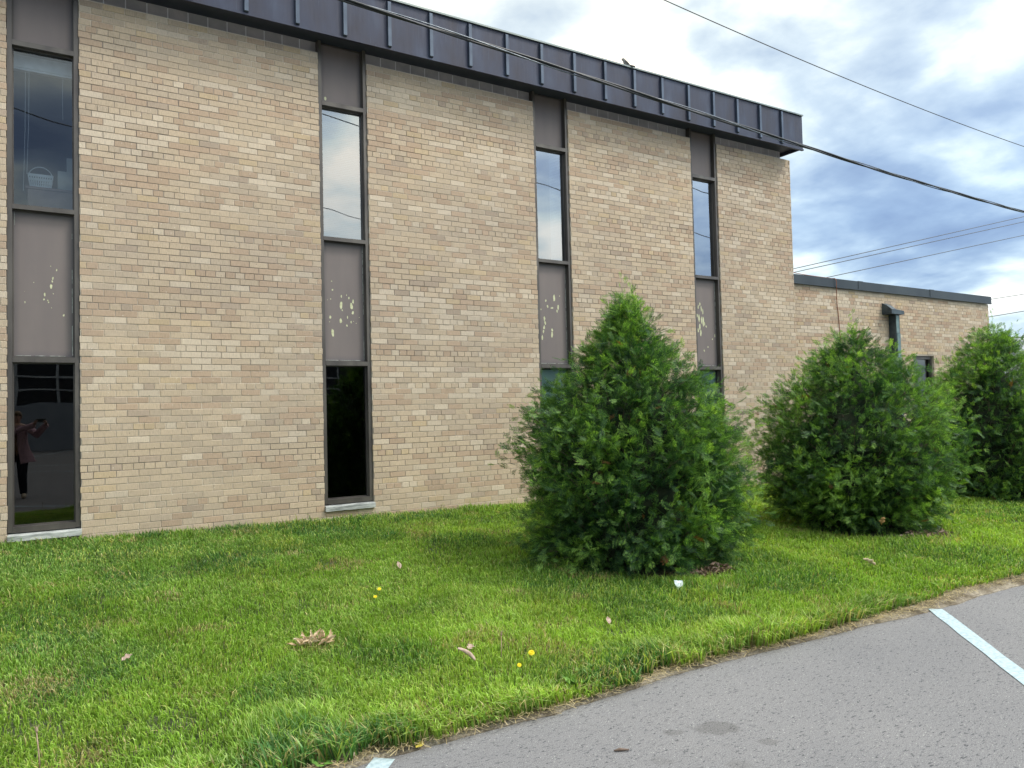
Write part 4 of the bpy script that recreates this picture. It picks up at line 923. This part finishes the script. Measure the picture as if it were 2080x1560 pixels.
mb = MB(); mb.tube([(bx - .105, by, bz + .145)] + [(bx - .105 * math.cos(math.pi * k / 12) * (1 - .1 * math.sin(math.pi * k / 12)), by - .02 * math.sin(math.pi * k / 12), bz + .15 + .09 * math.sin(math.pi * k / 12)) for k in range(1, 12)] + [(bx + .105, by, bz + .145)], .005, 6); mb.build('handle', M['white'], bas, smooth=True)
mb = MB(); mb.box(.12, .36, .42, .62, 3.846, 4.07, 0); mb.box(.20, .34, .43, .6, 4.071, 4.22, 0); tag(mb.build('storage_box', M['card'], None, origin=(.24, .5, 3.846)), 'pale box on the cabinet to the right of the white basket', 'box')
hr = empty('blind_rail', (0, .3, 5.08)); tag(hr, 'raised blind rail with hanging cords behind the upper left window', 'blind')
mb = MB(); mb.box(-.29, .30, .26, .32, 5.00, 5.15); mb.box(-.29, .30, .25, .259, 5.02, 5.035); mb.build('rail', M['white'], hr)
for (x, z) in ((-.155, 3.78), (-.125, 3.95), (.165, 4.55)): mb = MB(); mb.tube([(x, .25, 5.0), (x - .004, .25, (5 + z) / 2), (x - .02 if z < 4 else x, .25, z)], .0022, 5); mb.build('cord', M['cord'], hr)
def blind(x0, x1, z0, z1, y, label, name='window_blind', mt='blind'):
    root = empty(name, ((x0 + x1) / 2, y, z1)); tag(root, label, 'blind', 'blinds behind the windows')
    mb = MB(); z = z0; n = int((z1 - z0) / .022)
    for k in range(n):
        z = z0 + k * .022; mb.add([(x0, y - .008, z), (x1, y - .008, z), (x1, y + .004, z + .0235), (x0, y + .004, z + .0235)], [(0, 1, 2, 3)])
    mb.build('slats', M[mt], root); mb = MB(); mb.box(x0, x1, y - .02, y + .02, z1, z1 + .04); mb.build('head_rail', M[mt], root)
M['reflgreen'] = noise_mat('green_reflection_blind', (.58, .72, .62), (.66, .80, .70), 3, .7)  # added green blinds stand in for the pale reflection in the lower panes
M['blindgrey'] = noise_mat('grey_blind', (.22, .25, .26), (.28, .31, .32), 3, .7)
blind(STR[2] + .03, STR[2] + .57, 3.60, 5.16, .14, 'closed white slatted blind behind the upper window of the second strip')
blind(STR[3] + .40, STR[3] + .60, 3.5, 5.16, .22, 'pale blind gathered at the right of the third upper window')
blind(STR[3] + .03, STR[3] + .58, .45, 2.05, .14, 'added pale green blind standing in for a reflection in the lower third window beside the nearest shrub', mt='reflgreen')
blind(STR[4] + .03, STR[4] + .58, .45, 2.05, .14, 'added pale green blind standing in for a reflection in the lower rightmost window', mt='reflgreen')
mb = MB(); mb.box(STR[4] + .27, STR[4] + .285, .25, .262, 3.85, 4.55); tag(mb.build('white_bar', M['white'], None, origin=(STR[4] + .27, .25, 4.55)), 'bright white vertical wand behind the upper rightmost window', 'bar')  # plain thin white bar set upright behind the pane
mb = MB(); mb.box(STR[4] + .17, STR[4] + .262, .28, .285, 3.83, 4.55); tag(mb.build('curtain', M['card'], None, origin=(STR[4] + .2, .28, 3.83)), 'pale curtain edge beside the white wand in the upper rightmost window', 'curtain')

# ------------------------------------------------------------------ across the lot (mirrored in the lower windows)
M['gwall'] = noise_mat('painted_block_wall', (.26, .29, .33), (.32, .35, .39), 1, .9); M['gdark'] = noise_mat('dark_glass_wall', (.02, .022, .026), (.03, .034, .04), 1, .3); M['gbar'] = noise_mat('pale_mullion', (.45, .48, .5), (.55, .58, .6), 1, .7)
gar = empty('garage_building', (0, -34.5, 0)); tag(gar, 'long grey building across the parking lot with a dark glazed upper band', 'building')
mb = MB(); mb.box(-45, 60, -44, -34.5, 0, 2.3); mb.box(-45, 60, -44, -34.5, 4.3, 5.4); mb.build('wall', M['gwall'], gar)
mb = MB(); mb.box(-45, 60, -43.9, -34.7, 2.3, 4.3); mb.build('glazing', M['gdark'], gar)
mb = MB()
for k in range(58): mb.box(-44.5 + k * 1.8, -44.38 + k * 1.8, -34.698, -34.6, 2.3, 4.3)
for z in (2.9, 3.55): mb.box(-45, 60, -34.599, -34.56, z, z + .08)
mb.build('mullions', M['gbar'], gar)

# grey shed beyond the wing
M['shed'] = noise_mat('grey_shed_roof', (.22, .23, .24), (.30, .31, .33), .6, .7, stretch=(1, 1, 1))
shed = empty('grey_shed', (70, 22, 0)); tag(shed, 'distant grey building with shallow sloping roof right of the brick wing', 'building')
mb = MB(); mb.add([(60, 20, 0), (100, 20, 0), (100, 45, 0), (60, 45, 0), (60, 20, 4.6), (100, 20, 4.6), (100, 45, 4.6), (60, 45, 4.6)], [(0, 1, 5, 4), (1, 2, 6, 5), (2, 3, 7, 6), (3, 0, 4, 7)]); mb.build('wall', M['shed'], shed)
mb = MB(); mb.add([(59, 19.5, 4.6), (101, 19.5, 4.6), (101, 32, 8.6), (59, 32, 6.5), (59, 45, 4.6), (101, 45, 4.6)], [(0, 1, 2, 3), (3, 2, 5, 4), (0, 3, 4), (1, 5, 2)]); rf = mb.build('roof', M['shed'], shed)
mb = MB(); mb.tube([(62.3, 21, 5.0), (62.3, 21, 6.3)], .12, 8); o = mb.build('vent_pipe', M['vent'], rf); o.location = (0, 0, 0)
mb = MB()
mb.tube(smooth_path([(58, 19, 5.85), (63, 19, 6.02), (66, 19, 6.3), (72, 19, 7.2)], 30), .05, 5)
for k in range(2): mb.tube([(63.6 + k * .5 + .25 * math.cos(a_ * .7), 19, 6.0 + .2 * math.sin(a_ * .7)) for a_ in range(10)], .04, 5)
tag(mb.build('service_cable', M['cable'], None, origin=(63, 19, 6)), 'looped black service cable above the distant grey roof', 'cable')

# ------------------------------------------------------------------ the photographer, seen in the lower left pane
M['skin'] = noise_mat('skin', (.42, .25, .18), (.50, .31, .23), 20, .55); M['coat'] = noise_mat('pink_coat_cloth', (.36, .22, .26), (.46, .30, .34), 25, .9)
M['trouser'] = noise_mat('dark_trousers', (.012, .014, .022), (.025, .028, .038), 25, .9); M['shoe'] = noise_mat('tan_shoe', (.42, .34, .24), (.5, .42, .3), 20, .7); M['hair'] = noise_mat('light_brown_hair', (.16, .10, .06), (.26, .18, .11), 40, .7, stretch=(1, 1, .2))
PX, PY = -.46, -8.98
per = empty('person', (PX, PY, 0)); tag(per, 'person in pink coat and dark trousers holding up a phone, mirrored in lower left window', 'person')
def skinned(name, pts, edges, radii, mt, parent, root=0, lv=2):
    me = bpy.data.meshes.new(name); me.from_pydata([Vector(p) for p in pts], edges, []); me.update(); me.materials.append(mt)
    o = bpy.data.objects.new(name, me); COL.objects.link(o); o.parent = parent; o.location = (0, 0, 0)
    md = o.modifiers.new('skin', 'SKIN'); sv = me.skin_vertices[0].data
    for i, r in enumerate(radii): sv[i].radius = (r, r) if isinstance(r, (int, float)) else r; sv[i].use_root = (i == root)
    md.use_smooth_shade = True; ss = o.modifiers.new('sub', 'SUBSURF'); ss.levels = lv; ss.render_levels = lv
    return o
# local coordinates: +y towards the building; the right hand holds the phone at (0.27, 0.43, 1.5)
ph = Vector((-.065 - PX, -8.52 - .03 - PY, 1.5))
hR = ph + Vector((.075, -.03, -.03)); hL = ph + Vector((-.085, -.04, -.02))
pts = [(0, 0, .92), (0, .0, 1.10), (0, 0, 1.30), (0, .01, 1.40), (0, .02, 1.47), (0, .04, 1.555), (0, .04, 1.64),
       (.18, .01, 1.36), (.33, .10, 1.20), tuple(hR + Vector((.01, -.06, -.07))), tuple(hR),
       (-.18, .01, 1.36), (-.16, .22, 1.22), tuple(hL + Vector((-.01, -.06, -.07))), tuple(hL),
       (.09, 0, .86), (.10, .02, .50), (.11, -.02, .09), (.11, .07, .04), (.11, .15, .03),
       (-.09, 0, .86), (-.12, .05, .50), (-.14, .06, .09), (-.15, .14, .04), (-.155, .22, .03)]
edges = [(0, 1), (1, 2), (2, 3), (3, 4), (4, 5), (5, 6), (3, 7), (7, 8), (8, 9), (9, 10), (3, 11), (11, 12), (12, 13), (13, 14), (0, 15), (15, 16), (16, 17), (17, 18), (18, 19), (0, 20), (20, 21), (21, 22), (22, 23), (23, 24)]
rad_ = [.13, .12, .13, .08, .052, .085, .078, .062, .045, .028, .030, .062, .045, .028, .030, .085, .058, .038, .04, .03, .085, .058, .038, .04, .03]
for h, sgn in ((10, 1), (14, -1)):
    base_ = Vector(pts[h])
    for k in range(4):
        L = (.032, .038, .036, .028)[k]; b0 = len(pts); o_ = Vector((0, .006, .022 - k * .018))
        pts += [tuple(base_ + o_ + Vector((-sgn * .0, .028, 0))), tuple(base_ + o_ + Vector((-sgn * L * .6, .042, .003))), tuple(base_ + o_ + Vector((-sgn * L * 1.2, .036, .004)))]
        edges += [(h, b0), (b0, b0 + 1), (b0 + 1, b0 + 2)]; rad_ += [.0095, .0085, .007]
    b0 = len(pts); pts += [tuple(base_ + Vector((-sgn * .02, -.012, .026))), tuple(base_ + Vector((-sgn * .045, -.008, .034)))]; edges += [(h, b0), (b0, b0 + 1)]; rad_ += [.011, .008]
skinned('body', pts, edges, rad_, M['skin'], per)
# face details
def fp(nm, pts_, r_):
    mb = MB(); mb.tube(pts_, r_, 6); mb.build(nm, M['skin'], per, smooth=True).location = (0, 0, 0)
fp('nose', [(0, .112, 1.60), (0, .135, 1.578), (0, .118, 1.565)], [.008, .013, .006]); fp('mouth', [(-.024, .112, 1.535), (0, .120, 1.533), (.024, .112, 1.535)], [.003, .006, .003])
for s in (-1, 1): fp('ear', [(s * .082, .03, 1.575), (s * .092, .025, 1.60), (s * .084, .02, 1.62)], [.008, .012, .007]); fp('eye', [(s * .032 - .012, .108, 1.605), (s * .032, .115, 1.606), (s * .032 + .012, .108, 1.605)], [.003, .007, .003])
mb = MB(); V = []; Q = []
for j in range(9):
    phj = .5 * math.pi * (1.35 * j / 8)
    for i in range(16):
        th = 2 * math.pi * i / 16; k = 1.0
        z = 1.60 + .115 * math.cos(phj); y = .03 + .108 * math.sin(phj) * math.sin(th); x = .098 * math.sin(phj) * math.cos(th)
        if y > .07 and z < 1.65: y = .07 + (y - .07) * .3; z = max(z, 1.635)
        V.append((x, y, z))
for j in range(8):
    for i in range(16): i2 = (i + 1) % 16; Q.append((j * 16 + i, (j + 1) * 16 + i, (j + 1) * 16 + i2, j * 16 + i2))
mb.add(V, Q); mb.build('hair', M['hair'], per, smooth=True).location = (0, 0, 0)
# coat: flared, open at the front, with sleeves
mb = MB(); V = []; Q = []; rows = [(1.41, .11, .09), (1.36, .20, .12), (1.22, .19, .135), (1.05, .185, .14), (.90, .22, .17), (.78, .27, .20), (.66, .31, .23)]
nseg = 26
for j, (z, a, b) in enumerate(rows):
    gap = .12 + .25 * max(0, (1.1 - z))
    for i in range(nseg + 1):
        th = math.pi / 2 + gap + (2 * math.pi - 2 * gap) * i / nseg; rip = 1 + .05 * math.sin(th * 7) * (1.3 - z); V.append((a * rip * math.cos(th), b * rip * math.sin(th) + .01, z + .01 * math.sin(th * 3)))
for j in range(len(rows) - 1):
    for i in range(nseg): Q.append((j * (nseg + 1) + i, j * (nseg + 1) + i + 1, (j + 1) * (nseg + 1) + i + 1, (j + 1) * (nseg + 1) + i))
mb.add(V, Q)
for ids in ((7, 8, 9), (11, 12, 13)): mb.tube([Vector(pts[ids[0]]) * Vector((.9, 1, 1)) if False else Vector(pts[ids[0]]), Vector(pts[ids[1]]), Vector(pts[ids[2]]) * 1.0], [.082, .07, .058], 12)
o = mb.build('coat', M['coat'], per, smooth=True); o.location = (0, 0, 0)
for s, ids in ((1, (15, 16, 17)), (-1, (20, 21, 22))):
    mb = MB(); mb.tube([Vector((s * .05, 0, .98)), Vector(pts[ids[0]]), Vector(pts[ids[1]]), Vector(pts[ids[2]]) + Vector((0, 0, .0))], [.10, .10, .078, .06], 12); mb.build('trouser_leg', M['trouser'], per, smooth=True).location = (0, 0, 0)
for ids in ((17, 18, 19), (22, 23, 24)):
    mb = MB(); mb.tube([Vector(pts[ids[0]]) + Vector((0, -.05, -.04)), Vector(pts[ids[0]]) + Vector((0, 0, -.03)), Vector(pts[ids[1]]) + Vector((0, .02, .01)), Vector(pts[ids[2]]) + Vector((0, .05, .005))], [.035, .048, .048, .03], 10); mb.build('shoe', M['shoe'], per, smooth=True).location = (0, 0, 0)
M['phone'] = noise_mat('phone_case', (.02, .03, .035), (.03, .045, .05), 20, .3)
mb = MB(); mb.box(-.14, .01, -8.552, -8.543, 1.463, 1.537); phn = mb.build('phone', M['phone'], None, origin=(-.065, -8.547, 1.5)); bv = phn.modifiers.new('b', 'BEVEL'); bv.width = .004; bv.segments = 3
tag(phn, 'dark phone held sideways by the person in the pink coat', 'phone')
